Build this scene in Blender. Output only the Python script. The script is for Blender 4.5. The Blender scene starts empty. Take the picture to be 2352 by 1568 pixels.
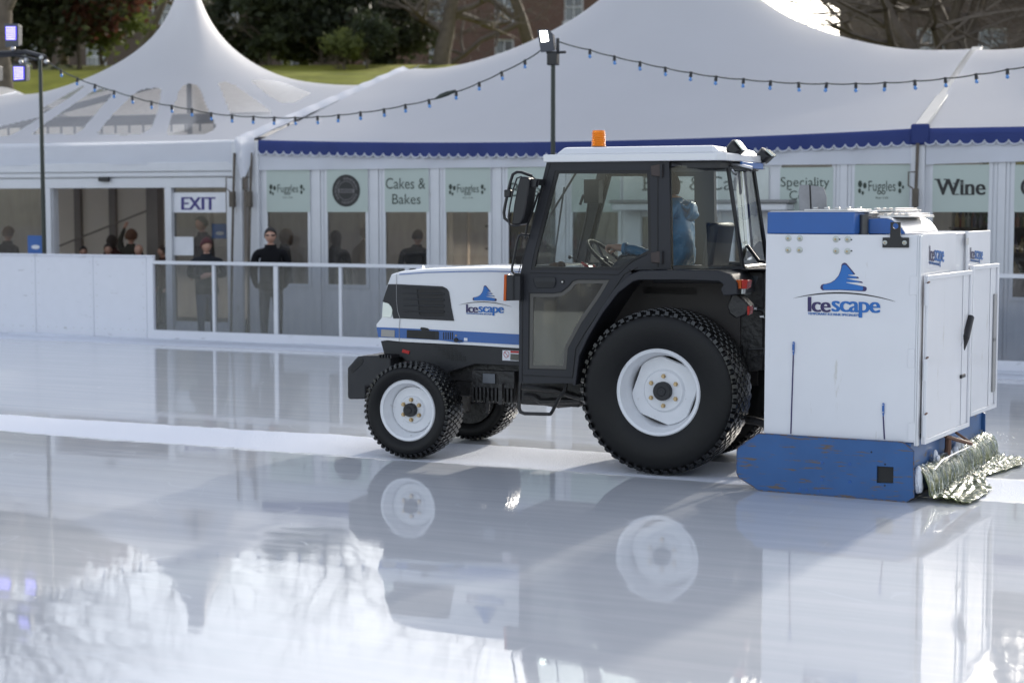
import bpy, bmesh, math, random
import numpy as np
from mathutils import Vector, Matrix, geometry, noise
random.seed(7)
SC = bpy.context.scene
COL = SC.collection
R = math.radians
# ------------------------------------------------------------------ camera model (full-size drawing grid 2352 x 1568)
FD, GW, GH, CAMH = 3900.0, 2352.0, 1568.0, 1.85
PITCH = math.atan(304 / FD)
CP, SP = math.cos(PITCH), math.sin(PITCH)
CAM = Vector((0, 0, CAMH))
def ray(px, py):
    x = (px - GW / 2) / FD; y = (GH / 2 - py) / FD
    return Vector((x, CP + y * SP, -SP + y * CP))
def ground(px, py, z=0.0):
    r = ray(px, py); t = (z - CAMH) / r.z
    return CAM + r * t
def project(p):
    d = Vector(p) - CAM
    zc = d.y * CP - d.z * SP; yc = d.y * SP + d.z * CP
    return GW / 2 + FD * d.x / zc, GH / 2 - FD * yc / zc
class Frame:
    """vertical reference plane of a thing: a runs along it, b behind it, z up"""
    def __init__(s, o, ang):
        s.o = Vector(o); s.ang = R(ang)
        s.u = Vector((math.cos(s.ang), -math.sin(s.ang), 0)); s.n = Vector((math.sin(s.ang), math.cos(s.ang), 0))
    def at(s, px, py, b=0.0):
        r = ray(px, py); t = (s.o + s.n * b - CAM).dot(s.n) / r.dot(s.n)
        p = CAM + r * t - s.o
        return Vector((p.dot(s.u), b, p.z))
    def at_a(s, px, py, a=0.0):
        r = ray(px, py); t = (s.o + s.u * a - CAM).dot(s.u) / r.dot(s.u)
        p = CAM + r * t - s.o
        return Vector((a, p.dot(s.n), p.z))
    def at_z(s, px, py, z=0.0):
        p = ground(px, py, z) - s.o
        return Vector((p.dot(s.u), p.dot(s.n), z))
    def w(s, a, b, z): return s.o + s.u * a + s.n * b + Vector((0, 0, z))
    def local(s, p):
        p = Vector(p) - s.o; return Vector((p.dot(s.u), p.dot(s.n), p.z))
# crop coordinate helpers -> drawing grid
def crop(ox, oy, k): return lambda pts: [(ox + k * x, oy + k * y) for x, y in pts]
c1 = crop(746.5, 516.8, .3662); c2 = crop(1148.4, 287.1, .3295); c3 = crop(1263.2, 631.6, .3296)
c4 = crop(1665.2, 344.5, .293); c5 = crop(1665.2, 746.5, .293); c6 = crop(0, 0, .2929); c7 = crop(0, 344.5, .2929)
b7 = crop(1062.3, 602.9, .2381); bb1 = crop(1205.8, 344.5, .18307); bb2 = crop(1464.2, 315.8, .18307)
ch = crop(861.3, 602.9, .16478); cr = crop(2009.7, 516.8, .1465); cs = crop(1952.3, 976.1, .16992)
ct = crop(1751.3, 401.9, .15869); cw = crop(1550.3, 574.2, .18312); cl = crop(1808.7, 574.2, .13427)

# ------------------------------------------------------------------ materials
MATS = {}
def nt(m): return m.node_tree.nodes, m.node_tree.links
def mat(name, col, rough=.5, metal=0., var=.06, scale=6., bump=0., bscale=60., spec=.5, coat=0., dirt=None, **kw):
    if name in MATS: return MATS[name]
    m = bpy.data.materials.new(name); m.use_nodes = True; N, L = nt(m)
    p = N['Principled BSDF']; p.inputs['Roughness'].default_value = rough; p.inputs['Metallic'].default_value = metal
    p.inputs['Specular IOR Level'].default_value = spec
    if coat: p.inputs['Coat Weight'].default_value = coat; p.inputs['Coat Roughness'].default_value = .06
    tc = N.new('ShaderNodeTexCoord')
    no = N.new('ShaderNodeTexNoise'); no.inputs['Scale'].default_value = scale; no.inputs['Detail'].default_value = 6
    L.new(tc.outputs['Object'], no.inputs['Vector'])
    mx = N.new('ShaderNodeMix'); mx.data_type = 'RGBA'
    c = Vector(col)
    mx.inputs['A'].default_value = (*[max(0, x * (1 - var * 2)) for x in c], 1); mx.inputs['B'].default_value = (*[min(1, x * (1 + var * 2)) for x in c], 1)
    L.new(no.outputs['Fac'], mx.inputs['Factor']); out = mx.outputs['Result']
    if dirt:   # dirt = (colour, amount, (sx,sy,sz) stretch)
        mp = N.new('ShaderNodeMapping'); mp.inputs['Scale'].default_value = dirt[2]; L.new(tc.outputs['Object'], mp.inputs['Vector'])
        n2 = N.new('ShaderNodeTexNoise'); n2.inputs['Scale'].default_value = 3; n2.inputs['Detail'].default_value = 8; n2.inputs['Roughness'].default_value = .65
        L.new(mp.outputs[0], n2.inputs['Vector'])
        rp = N.new('ShaderNodeMapRange'); rp.inputs['From Min'].default_value = 1 - dirt[1]; rp.inputs['From Max'].default_value = 1 - dirt[1] + .06
        L.new(n2.outputs['Fac'], rp.inputs['Value'])
        m2 = N.new('ShaderNodeMix'); m2.data_type = 'RGBA'; L.new(rp.outputs[0], m2.inputs['Factor']); L.new(out, m2.inputs['A']); m2.inputs['B'].default_value = (*dirt[0], 1)
        out = m2.outputs['Result']
    L.new(out, p.inputs['Base Color'])
    rr = N.new('ShaderNodeMapRange'); rr.inputs['To Min'].default_value = max(0, rough - .08); rr.inputs['To Max'].default_value = min(1, rough + .1)
    L.new(no.outputs['Fac'], rr.inputs['Value']); L.new(rr.outputs[0], p.inputs['Roughness'])
    if bump:
        nb = N.new('ShaderNodeTexNoise'); nb.inputs['Scale'].default_value = bscale; nb.inputs['Detail'].default_value = 5; L.new(tc.outputs['Object'], nb.inputs['Vector'])
        bp = N.new('ShaderNodeBump'); bp.inputs['Strength'].default_value = bump; bp.inputs['Distance'].default_value = .02
        L.new(nb.outputs['Fac'], bp.inputs['Height']); L.new(bp.outputs[0], p.inputs['Normal'])
    if kw.get('trans'): p.inputs['Transmission Weight'].default_value = kw['trans']; p.inputs['IOR'].default_value = kw.get('ior', 1.45)
    if kw.get('emit'): p.inputs['Emission Color'].default_value = (*kw['emit'], 1); p.inputs['Emission Strength'].default_value = kw['es']
    MATS[name] = m; return m
def glassmat(name, tint=(.8, .83, .84), refl=.1, haze=.05, hazecol=(.5, .5, .5), rough=.02):
    """thin pane: clear, slightly dirty, Fresnel reflection"""
    m = bpy.data.materials.new(name); m.use_nodes = True; N, L = nt(m); N.remove(N['Principled BSDF'])
    o = N['Material Output']
    t = N.new('ShaderNodeBsdfTransparent'); t.inputs[0].default_value = (*tint, 1)
    g = N.new('ShaderNodeBsdfGlossy'); g.inputs['Roughness'].default_value = rough
    d = N.new('ShaderNodeBsdfDiffuse'); d.inputs[0].default_value = (*hazecol, 1)
    tr = N.new('ShaderNodeBsdfTranslucent'); tr.inputs[0].default_value = (*hazecol, 1)
    dm = N.new('ShaderNodeMixShader'); dm.inputs[0].default_value = .5; L.new(d.outputs[0], dm.inputs[1]); L.new(tr.outputs[0], dm.inputs[2])
    tc = N.new('ShaderNodeTexCoord'); mp = N.new('ShaderNodeMapping'); mp.inputs['Scale'].default_value = (4, 4, .8); L.new(tc.outputs['Object'], mp.inputs[0])
    no = N.new('ShaderNodeTexNoise'); no.inputs['Scale'].default_value = 2.5; no.inputs['Detail'].default_value = 3; L.new(mp.outputs[0], no.inputs['Vector'])
    rg = N.new('ShaderNodeMapRange'); rg.inputs['From Min'].default_value = .35; rg.inputs['From Max'].default_value = .75; rg.inputs['To Min'].default_value = haze * .4; rg.inputs['To Max'].default_value = haze * 2
    L.new(no.outputs['Fac'], rg.inputs['Value'])
    m1 = N.new('ShaderNodeMixShader'); L.new(rg.outputs[0], m1.inputs[0]); L.new(t.outputs[0], m1.inputs[1]); L.new(dm.outputs[0], m1.inputs[2])
    fr = N.new('ShaderNodeFresnel'); fr.inputs[0].default_value = 1.45
    ma = N.new('ShaderNodeMath'); ma.operation = 'MULTIPLY_ADD'; ma.inputs[1].default_value = 1.0; ma.inputs[2].default_value = refl * .3; L.new(fr.outputs[0], ma.inputs[0])
    m2 = N.new('ShaderNodeMixShader'); L.new(ma.outputs[0], m2.inputs[0]); L.new(m1.outputs[0], m2.inputs[1]); L.new(g.outputs[0], m2.inputs[2])
    L.new(m2.outputs[0], o.inputs[0]); MATS[name] = m; return m
def fabric(name, col, tl=.35, rough=.55, scale=2.0):
    """tent membrane: diffuse plus light coming through"""
    m = mat(name, col, rough, var=.035, scale=scale, bump=.22, bscale=1.6, spec=.35); N, L = nt(m); p = N['Principled BSDF']; o = N['Material Output']
    t = N.new('ShaderNodeBsdfTranslucent'); t.inputs[0].default_value = (*[x * .95 for x in col], 1)
    mx = N.new('ShaderNodeMixShader'); mx.inputs[0].default_value = tl; L.new(p.outputs[0], mx.inputs[1]); L.new(t.outputs[0], mx.inputs[2]); L.new(mx.outputs[0], o.inputs[0])
    return m

# ------------------------------------------------------------------ mesh builder
class MB:
    def __init__(s): s.v = []; s.f = []; s.m = []; s.cur = 0
    def add(s, vs, fs):
        o = len(s.v); s.v += [tuple(x) for x in vs]
        for q in fs: s.f.append([i + o for i in q]); s.m.append(s.cur)
        return s
    def box(s, p, q):
        x0, y0, z0 = p; x1, y1, z1 = q
        return s.add([(x0, y0, z0), (x1, y0, z0), (x1, y1, z0), (x0, y1, z0), (x0, y0, z1), (x1, y0, z1), (x1, y1, z1), (x0, y1, z1)],
                     [(0, 3, 2, 1), (4, 5, 6, 7), (0, 1, 5, 4), (1, 2, 6, 5), (2, 3, 7, 6), (3, 0, 4, 7)])
    def obox(s, c, ax, ay, az):
        c = Vector(c); ax, ay, az = Vector(ax), Vector(ay), Vector(az)
        vs = [c + ax * i + ay * j + az * k for k in (-1, 1) for j, i in ((-1, -1), (-1, 1), (1, 1), (1, -1))]
        return s.add(vs, [(0, 3, 2, 1), (4, 5, 6, 7), (0, 1, 5, 4), (1, 2, 6, 5), (2, 3, 7, 6), (3, 0, 4, 7)])
    def prism(s, poly, b0, b1, holes=(), fn=None):
        """poly in (a,z); extruded from b0 to b1"""
        fn = fn or (lambda a, b, z: (a, b, z))
        loops = [list(poly)] + [list(h) for h in holes]
        if len(loops) == 1 and len(poly) < 5: tris = [tuple(range(len(poly)))]
        else: tris = geometry.tessellate_polygon([[Vector((x, y, 0)) for x, y in lp] for lp in loops])
        flat = [p for lp in loops for p in lp]; n = len(flat)
        vs = [fn(a, b0, z) for a, z in flat] + [fn(a, b1, z) for a, z in flat]
        fs = [tuple(t) for t in tris] + [tuple(i + n for i in reversed(t)) for t in tris]
        o = 0
        for lp in loops:
            k = len(lp)
            for i in range(k): j = (i + 1) % k; fs.append((o + i, o + j, o + j + n, o + i + n))
            o += k
        return s.add(vs, fs)
    def tube(s, path, r, n=8, closed=False, caps=True):
        P = [Vector(p) for p in path]; k = len(P); rs = r if isinstance(r, (list, tuple)) else [r] * k
        rings = []; up = Vector((0.13, .31, 1)).normalized()
        for i in range(k):
            if closed: t = P[(i + 1) % k] - P[i - 1]
            else: t = P[min(i + 1, k - 1)] - P[max(i - 1, 0)]
            if t.length < 1e-9: t = Vector((0, 0, 1))
            t.normalize(); x = up - t * up.dot(t)
            if x.length < .05: x = Vector((1, 0, 0)) - t * t.x
            x.normalize(); y = t.cross(x); up = x
            rings.append([P[i] + (x * math.cos(2 * math.pi * j / n) + y * math.sin(2 * math.pi * j / n)) * rs[i] for j in range(n)])
        vs = [p for q in rings for p in q]; fs = []
        for i in range(k if closed else k - 1):
            a = i * n; b = ((i + 1) % k) * n
            for j in range(n): fs.append((a + j, a + (j + 1) % n, b + (j + 1) % n, b + j))
        if caps and not closed: fs.append(tuple(range(n))[::-1]); fs.append(tuple((k - 1) * n + j for j in range(n)))
        return s.add(vs, fs)
    def lathe(s, prof, c, n=48, axis=1, closed=False):
        """prof of (t along axis, radius) round c"""
        c = Vector(c); vs = []; fs = []; k = len(prof)
        for t, r in prof:
            for j in range(n):
                a = 2 * math.pi * j / n; q = [0, 0, 0]; q[axis] = t; q[(axis + 1) % 3] = r * math.sin(a); q[(axis + 2) % 3] = r * math.cos(a)
                vs.append(c + Vector(q))
        for i in range(k if closed else k - 1):
            a = i * n; b = ((i + 1) % k) * n
            for j in range(n): fs.append((a + j, b + j, b + (j + 1) % n, a + (j + 1) % n))
        return s.add(vs, fs)
    def ball(s, c, r, n=12, m=8):
        c = Vector(c); r = Vector(r) if not isinstance(r, (int, float)) else Vector((r, r, r)); vs = []; fs = []
        for i in range(m + 1):
            th = math.pi * i / m
            for j in range(n):
                ph = 2 * math.pi * j / n; vs.append((c.x + r.x * math.sin(th) * math.cos(ph), c.y + r.y * math.sin(th) * math.sin(ph), c.z + r.z * math.cos(th)))
        for i in range(m):
            for j in range(n): fs.append((i * n + j, (i + 1) * n + j, (i + 1) * n + (j + 1) % n, i * n + (j + 1) % n))
        return s.add(vs, fs)
    def grid(s, fn, nu, nv, keep=None):
        o = len(s.v)
        for j in range(nv + 1):
            for i in range(nu + 1): s.v.append(tuple(fn(i / nu, j / nv)))
        for j in range(nv):
            for i in range(nu):
                if keep and not keep((i + .5) / nu, (j + .5) / nv): continue
                a = o + j * (nu + 1) + i; s.f.append([a, a + 1, a + nu + 2, a + nu + 1]); s.m.append(s.cur)
        return s
def tag(o, label=None, cat=None, group=None, kind=None):
    if label: o['label'] = label
    if cat: o['category'] = cat
    if group: o['group'] = group
    if kind: o['kind'] = kind
    return o
def obj(name, mb, m, parent=None, bevel=0., ang=35, fr=None, smooth=True):
    me = bpy.data.meshes.new(name); me.from_pydata(mb.v, [], mb.f)
    ms = m if isinstance(m, (list, tuple)) else [m]
    for x in ms: me.materials.append(x)
    if len(ms) > 1: me.polygons.foreach_set('material_index', mb.m)
    me.validate(); bm = bmesh.new(); bm.from_mesh(me); bmesh.ops.remove_doubles(bm, verts=bm.verts, dist=1e-5)
    bmesh.ops.recalc_face_normals(bm, faces=bm.faces); bm.to_mesh(me); bm.free()
    o = bpy.data.objects.new(name, me); COL.objects.link(o)
    if parent: o.parent = parent
    if fr: o.location = fr.o; o.rotation_euler = (0, 0, -fr.ang)
    if smooth:
        me.shade_smooth(); me.set_sharp_from_angle(angle=R(ang))
    if bevel:
        b = o.modifiers.new('bevel', 'BEVEL'); b.width = bevel; b.segments = 2; b.limit_method = 'ANGLE'; b.angle_limit = R(40)
    return o
def empty(name, loc=(0, 0, 0), rz=0., parent=None, fr=None):
    o = bpy.data.objects.new(name, None); COL.objects.link(o); o.empty_display_size = .2
    if fr: loc = fr.o; rz = -fr.ang
    o.location = loc; o.rotation_euler = (0, 0, rz)
    if parent: o.parent = parent
    return o
def kids(o): return [c for c in list(COL.objects) if c.parent == o]
def copy_tree(o, parent=None, tree=None):
    if tree is None:
        tree = {}
        for c in COL.objects:
            if c.parent: tree.setdefault(c.parent.name, []).append(c)
    c = o.copy(); COL.objects.link(c); c.parent = parent
    for k in tree.get(o.name, []): copy_tree(k, c, tree)
    return c
# ------------------------------------------------------------------ lettering
_tc = {}
def glyphs(s, off=0., space=1., shear=0.):
    key = (s, off, space, shear)
    if key not in _tc:
        cu = bpy.data.curves.new('t', 'FONT'); cu.body = s; cu.offset = off; cu.space_character = space; cu.shear = shear; cu.resolution_u = 4; cu.fill_mode = 'FRONT'
        o = bpy.data.objects.new('t', cu); COL.objects.link(o); dg = bpy.context.evaluated_depsgraph_get(); dg.update()
        me = bpy.data.meshes.new_from_object(o.evaluated_get(dg))
        vs = [(v.co.x, v.co.y) for v in me.vertices]; fs = [tuple(p.vertices) for p in me.polygons]
        bpy.data.objects.remove(o); bpy.data.meshes.remove(me); bpy.data.curves.remove(cu)
        _tc[key] = (vs, fs)
    return _tc[key]
def text_px(mb, at, s, xl, xr, yt, yb, off=0., space=1., slope=0., ref=None, bold=0, **kw):
    """letters mapped on the drawing grid box, then laid on the surface 'at' (fn px,py -> local point). ref: text whose height range is used"""
    vs, fs = glyphs(s, off, space)
    rv = glyphs(ref, off, space)[0] if ref else vs
    x0 = min(v[0] for v in vs); x1 = max(v[0] for v in vs); y0 = min(v[1] for v in rv); y1 = max(v[1] for v in rv)
    for k in (range(-2, 3) if bold else (0,)):   # heavier strokes: stacked prints, each a hair in front of the last
        out = []
        for x, y in vs:
            px = xl + bold + (x - x0) / (x1 - x0) * (xr - xl - 2 * bold) + k * bold / 2; py = yb + (y - y0) / (y1 - y0) * (yt - yb) + slope * (px - xl)
            out.append(at(px, py, .003 + .0004 * (k + 2)) if bold else at(px, py))
        mb.add(out, fs)
    return mb
# ------------------------------------------------------------------ shared materials
M_white = mat('painted_white', (.72, .73, .75), .3, var=.02, coat=.4, dirt=((.45, .42, .38), .33, (1, 1, 1)))
M_hood = mat('hood_white', (.76, .77, .79), .22, var=.015, coat=.6)
M_box = mat('panel_white_grimy', (.74, .745, .77), .3, var=.03, scale=3, coat=.3, dirt=((.62, .61, .59), .37, (3.5, 3.5, .7)))
M_blue = mat('signal_blue_paint', (.018, .105, .36), .32, var=.06, coat=.35)
M_bluew = mat('worn_blue_paint', (.032, .11, .29), .42, var=.08, dirt=((.13, .10, .08), .425, (2.0, 2.0, 16)))
M_dark = mat('charcoal_plastic', (.018, .019, .022), .5, var=.1, scale=14)
M_frame = mat('cab_frame_grey', (.024, .025, .030), .45, var=.12, scale=3, spec=.35)
M_black = mat('black_rubber_seal', (.008, .008, .009), .5, var=.1)
M_under = mat('oily_black_metal', (.016, .015, .015), .42, var=.35, scale=18, bump=.5, bscale=25)
M_tyre = mat('tyre_rubber', (.007, .007, .0075), .5, var=.3, scale=5, bump=.1, bscale=20, spec=.3)
M_tread = mat('wet_tread_rubber', (.006, .006, .0065), .22, var=.2, scale=9)
M_rim = mat('rim_white', (.76, .77, .79), .33, var=.04, scale=9, coat=.3, dirt=((.42, .39, .35), .36, (5, 5, 5)))
M_brass = mat('zinc_bolt', (.45, .34, .2), .35, metal=.9)
M_steel = mat('bare_steel', (.55, .55, .55), .3, metal=1., var=.15, scale=20)
M_rust = mat('rusty_bracket', (.14, .07, .045), .7, var=.3, scale=30)
M_navy = mat('logo_navy', (.035, .025, .11), .4); M_lblue = mat('logo_blue', (.02, .15, .47), .4)
M_amber = mat('amber_lens', (.9, .26, .01), .12, var=.03, trans=.35, emit=(1, .3, .02), es=.04)
M_orange = mat('orange_lens', (.75, .14, .02), .15, trans=.3); M_red = mat('red_lens', (.5, .015, .01), .15, trans=.2)
M_redp = mat('red_plastic', (.45, .01, .01), .35)
M_lens = mat('clear_lens', (.75, .8, .72), .08, spec=.8, coat=.8)
M_cabglass = glassmat('cab_glass', (.84, .87, .86), .06, .012, (.4, .4, .38))
M_frost = glassmat('smeared_lower_glass', (.62, .62, .58), .12, .16, (.36, .35, .31))
M_tent = fabric('white_membrane', (.81, .81, .84), .38, scale=.6)
M_tent2 = fabric('white_valance', (.76, .78, .84), .25)
M_navyf = fabric('navy_valance', (.025, .045, .19), .15)
M_alu = mat('white_aluminium', (.66, .67, .70), .35, var=.03, dirt=((.42, .39, .35), .34, (2, 2, .4)))
M_beam = mat('grey_seam_strip', (.5, .49, .47), .5, var=.08)
M_sign = mat('pale_green_vinyl', (.46, .53, .49), .5, var=.015)
M_ink = mat('dark_green_ink', (.025, .04, .03), .5); M_ink2 = mat('sign_black', (.02, .02, .02), .5)
M_exit = mat('exit_purple', (.05, .04, .2), .5)
M_paper = mat('white_paper', (.75, .76, .8), .6)
M_win = glassmat('shop_glass', (.84, .84, .82), .05, .05, (.35, .33, .30))
M_pvc = glassmat('clear_pvc', (.50, .485, .47), .05, .07, (.40, .39, .38), rough=.12)
M_plexi = glassmat('scuffed_plexi', (.74, .76, .79), .03, .05, (.45, .47, .52), rough=.1)
M_board = mat('rink_board_white', (.70, .71, .76), .35, var=.02, coat=.3, dirt=((.42, .42, .44), .37, (1.2, 1.2, 5)))
M_pole = mat('dark_green_pole', (.02, .028, .022), .4); M_blk = mat('black_metal', (.012, .012, .014), .4)
M_beige = fabric('beige_lining', (.74, .71, .68), .5)
M_strap = mat('old_strap', (.12, .10, .08), .8, var=.2)
M_wood = mat('counter_wood', (.10, .055, .03), .5, var=.2)

# ------------------------------------------------------------------ frames of reference
FT = Frame(ground(1518, 1094), 23.5)       # tractor: outer face of the near rear tyre
FM = Frame(ground(2105, 1153), 27)         # resurfacing box
FB = Frame(ground(350, 778), 24.8)         # rink barrier
pr = ground(2105, 780); 
FF = Frame((5.45, 22.9, 0), 22)            # marquee fronts
FLOOR = -.2

# ------------------------------------------------------------------ world, sun, camera
w = bpy.data.worlds.new('World'); SC.world = w; w.use_nodes = True
N, L = w.node_tree.nodes, w.node_tree.links
SUN_AZ, SUN_EL = 29.0, 21.0                 # degrees right of the view axis, above the horizon
sk = N.new('ShaderNodeTexSky'); sk.sky_type = 'NISHITA'; sk.sun_disc = False; sk.sun_elevation = R(SUN_EL); sk.sun_rotation = R(SUN_AZ)
sk.air_density = 1.0; sk.dust_density = 2.2; sk.ozone_density = 1.0; sk.altitude = 50
hs = N.new('ShaderNodeHueSaturation'); hs.inputs['Saturation'].default_value = .50; hs.inputs['Hue'].default_value = .507; L.new(sk.outputs[0], hs.inputs['Color']); L.new(hs.outputs[0], N['Background'].inputs[0]); N['Background'].inputs[1].default_value = .15
sd = bpy.data.lights.new('sun', 'SUN'); sd.energy = 1.9; sd.angle = R(2.0); sd.color = (1, .93, .82)
so = bpy.data.objects.new('sun', sd); COL.objects.link(so)
sv = Vector((math.sin(R(SUN_AZ)) * math.cos(R(SUN_EL)), math.cos(R(SUN_AZ)) * math.cos(R(SUN_EL)), math.sin(R(SUN_EL))))
so.rotation_euler = sv.to_track_quat('Z', 'Y').to_euler(); so.location = (0, 0, 30)
cd = bpy.data.cameras.new('camera'); cam = bpy.data.objects.new('camera', cd); COL.objects.link(cam); SC.camera = cam
cam.location = CAM; cam.rotation_euler = (math.pi / 2 - PITCH, 0, 0); cd.sensor_width = 36; cd.lens = FD / GW * 36; cd.clip_end = 2000; cd.clip_start = .1
cd.dof.use_dof = True; cd.dof.focus_distance = 11.6; cd.dof.aperture_fstop = 2.1; cd.dof.aperture_blades = 7
SC.render.engine = 'CYCLES'; SC.cycles.use_denoising = True; SC.cycles.max_bounces = 10; SC.cycles.transparent_max_bounces = 24
SC.cycles.transmission_bounces = 6; SC.cycles.glossy_bounces = 5; SC.cycles.diffuse_bounces = 4; SC.cycles.sample_clamp_indirect = 6
SC.cycles.caustics_reflective = False; SC.cycles.caustics_refractive = False
SC.view_settings.view_transform = 'Standard'; SC.view_settings.look = 'None'; SC.view_settings.gamma = 1; SC.view_settings.exposure = 1.08
SC.render.film_transparent = False

# ------------------------------------------------------------------ ice, ground, bank
def ice_material():
    m = bpy.data.materials.new('wet_ice'); m.use_nodes = True; N, L = nt(m); p = N['Principled BSDF']
    def node(t, **k):
        n = N.new(t)
        for a, b in k.items(): setattr(n, a, b)
        return n
    tc = node('ShaderNodeTexCoord')      # object coordinates of the ice = barrier frame (x along the passes, y across)
    sep = node('ShaderNodeSeparateXYZ'); L.new(tc.outputs['Object'], sep.inputs[0])
    def noise_(sc, det=4, stretch=(1, 1, 1), rough=.5):
        mp = node('ShaderNodeMapping'); mp.inputs['Scale'].default_value = stretch; L.new(tc.outputs['Object'], mp.inputs[0])
        n = node('ShaderNodeTexNoise'); n.inputs['Scale'].default_value = sc; n.inputs['Detail'].default_value = det; n.inputs['Roughness'].default_value = rough
        L.new(mp.outputs[0], n.inputs['Vector']); return n.outputs['Fac']
    def math_(op, a, b=None, c=None):
        n = node('ShaderNodeMath', operation=op)
        for i, x in enumerate((a, b, c)):
            if x is None: continue
            if isinstance(x, (int, float)): n.inputs[i].default_value = x
            else: L.new(x, n.inputs[i])
        return n.outputs[0]
    def rng(v, a, b, c=0., d=1.):
        n = node('ShaderNodeMapRange'); n.interpolation_type = 'SMOOTHSTEP'; L.new(v, n.inputs['Value'])
        for k, x in zip(('From Min', 'From Max', 'To Min', 'To Max'), (a, b, c, d)): n.inputs[k].default_value = x
        return n.outputs[0]
    wob = noise_(.9, 5, (.35, 1, 1)); fine = noise_(14, 4, (.4, 1, 1))
    y = math_('ADD', sep.outputs['Y'], math_('MULTIPLY', math_('SUBTRACT', wob, .5), .55)); y = math_('ADD', y, math_('MULTIPLY', math_('SUBTRACT', fine, .5), .13))
    def band(c, hw, soft=.05): return rng(math_('ABSOLUTE', math_('SUBTRACT', y, c)), hw + soft, hw - soft)
    b1 = band(BAND_C, BAND_H); b2 = band(-.25, .62, .1)
    dry = math_('MAXIMUM', b1, b2)
    # skate scratches and squeegee streaks along the passes
    st = noise_(5, 6, (.10, 1.6, 1), .6); st2 = noise_(26, 3, (.05, 1, 1), .6); blot = noise_(.55, 4, (.5, 1, 1))
    scr = rng(noise_(9, 2, (.25, 3.2, 1), .4), .64, .72)
    def cuts(sc, st_, w_, m0):   # thin curved skate cuts along the level lines of a noise field
        ln = rng(math_('ABSOLUTE', math_('SUBTRACT', noise_(sc, 1, st_, .3), .5)), w_, 0.)
        return math_('MULTIPLY', ln, rng(noise_(sc * 1.7, 2, (1, .7, 1)), m0, m0 + .08))
    cut = math_('MAXIMUM', cuts(.9, (.6, 1.4, 1), .004, .52), math_('MAXIMUM', cuts(1.6, (1.2, .5, 1), .005, .56), cuts(2.6, (.35, 1.2, 1), .006, .54)))
    scr = math_('MAXIMUM', scr, math_('MULTIPLY', cut, .9))
    rough = math_('ADD', rng(st, .45, .85, .03, .08), rng(blot, .5, .85, 0, .05))
    rough = math_('ADD', rough, math_('MULTIPLY', rng(st2, .6, .78), .025))
    rough = math_('ADD', rough, math_('MULTIPLY', cut, .1))
    rough = math_('ADD', math_('MULTIPLY', rough, math_('SUBTRACT', 1., dry)), math_('MULTIPLY', dry, .72))
    L.new(rough, p.inputs['Roughness'])
    cr_ = node('ShaderNodeMix', data_type='RGBA'); cr_.inputs['A'].default_value = (.55, .57, .60, 1); cr_.inputs['B'].default_value = (.62, .63, .655, 1); L.new(rng(st, .3, .75), cr_.inputs['Factor'])
    c3_ = node('ShaderNodeMix', data_type='RGBA'); L.new(math_('MULTIPLY', scr, .25), c3_.inputs['Factor']); L.new(cr_.outputs['Result'], c3_.inputs['A']); c3_.inputs['B'].default_value = (.72, .75, .8, 1)
    c2_ = node('ShaderNodeMix', data_type='RGBA'); L.new(dry, c2_.inputs['Factor']); L.new(c3_.outputs['Result'], c2_.inputs['A']); c2_.inputs['B'].default_value = (.80, .83, .90, 1)
    L.new(c2_.outputs['Result'], p.inputs['Base Color'])
    p.inputs['IOR'].default_value = 1.36; 
    L.new(math_('MULTIPLY_ADD', dry, -.42, .5), p.inputs['Specular IOR Level'])
    # gentle swell of the water film + scratches
    sw = noise_(1.5, 2, (.35, 1, 1)); sw2 = noise_(7, 3, (.22, 1.3, 1)); 
    h = math_('ADD', math_('MULTIPLY', sw, .0026), math_('MULTIPLY', sw2, .0002))
    h = math_('ADD', h, math_('MULTIPLY', noise_(30, 3, (.12, 1.3, 1)), .00003))
    snow = noise_(45, 6, (1, 1, 1), .7); h = math_('ADD', h, math_('MULTIPLY', math_('MULTIPLY', snow, dry), .012))
    bp = node('ShaderNodeBump'); bp.inputs['Strength'].default_value = .8; bp.inputs['Distance'].default_value = 1.; L.new(h, bp.inputs['Height']); L.new(bp.outputs[0], p.inputs['Normal'])
    return m
# strip of dry frost left between two passes, read off as two points on its edges
e0 = FB.local(ground(0, 950)).y; e1 = FB.local(ground(0, 992)).y; e2 = FB.local(ground(850, 1006)).y; e3 = FB.local(ground(850, 1050)).y
BAND_C = (e0 + e1 + e2 + e3) / 4; BAND_H = ((e0 + e2) - (e1 + e3)) / 4
print('band', e0, e1, e2, e3)
mb = MB()
mb.add([(-30, -26, 0), (40, -26, 0), (40, .06, 0), (-30, .06, 0), (-30, -26, -.19), (40, -26, -.19), (40, .06, -.19), (-30, .06, -.19)],
       [(0, 1, 2, 3), (0, 4, 5, 1), (1, 5, 6, 2), (2, 6, 7, 3), (3, 7, 4, 0)])
tag(obj('ice', mb, ice_material(), fr=FB, smooth=False), kind='structure')
mb = MB(); mb.add([(-160, -60, FLOOR), (160, -60, FLOOR), (160, 40, FLOOR), (-160, 40, FLOOR)], [(0, 1, 2, 3)])
tag(obj('ground', mb, mat('paving', (.16, .16, .165), .7, var=.15, scale=3, bump=.3), smooth=False), kind='structure')
def bank_z(x, y):
    t = min(1, max(0, (y - 38) / 20)); t = t * t * (3 - 2 * t)
    return FLOOR + t * 6.7 + max(0, y - 58) * .075 + .18 * noise.noise(Vector((x * .12, y * .16, 0))) * min(1, max(0, (y - 38) / 3)) + .25 * math.exp(-((y - 63) / 1.6) ** 2)
mb = MB(); mb.grid(lambda u, v: ((u - .5) * 320, 37.5 + (v ** 1.6) * 420, bank_z((u - .5) * 320, 37.5 + (v ** 1.6) * 420)), 110, 110)
M_grass = mat('winter_grass', (.27, .27, .045), .8, var=.3, scale=1.2, bump=.8, bscale=10, spec=.2)
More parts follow.
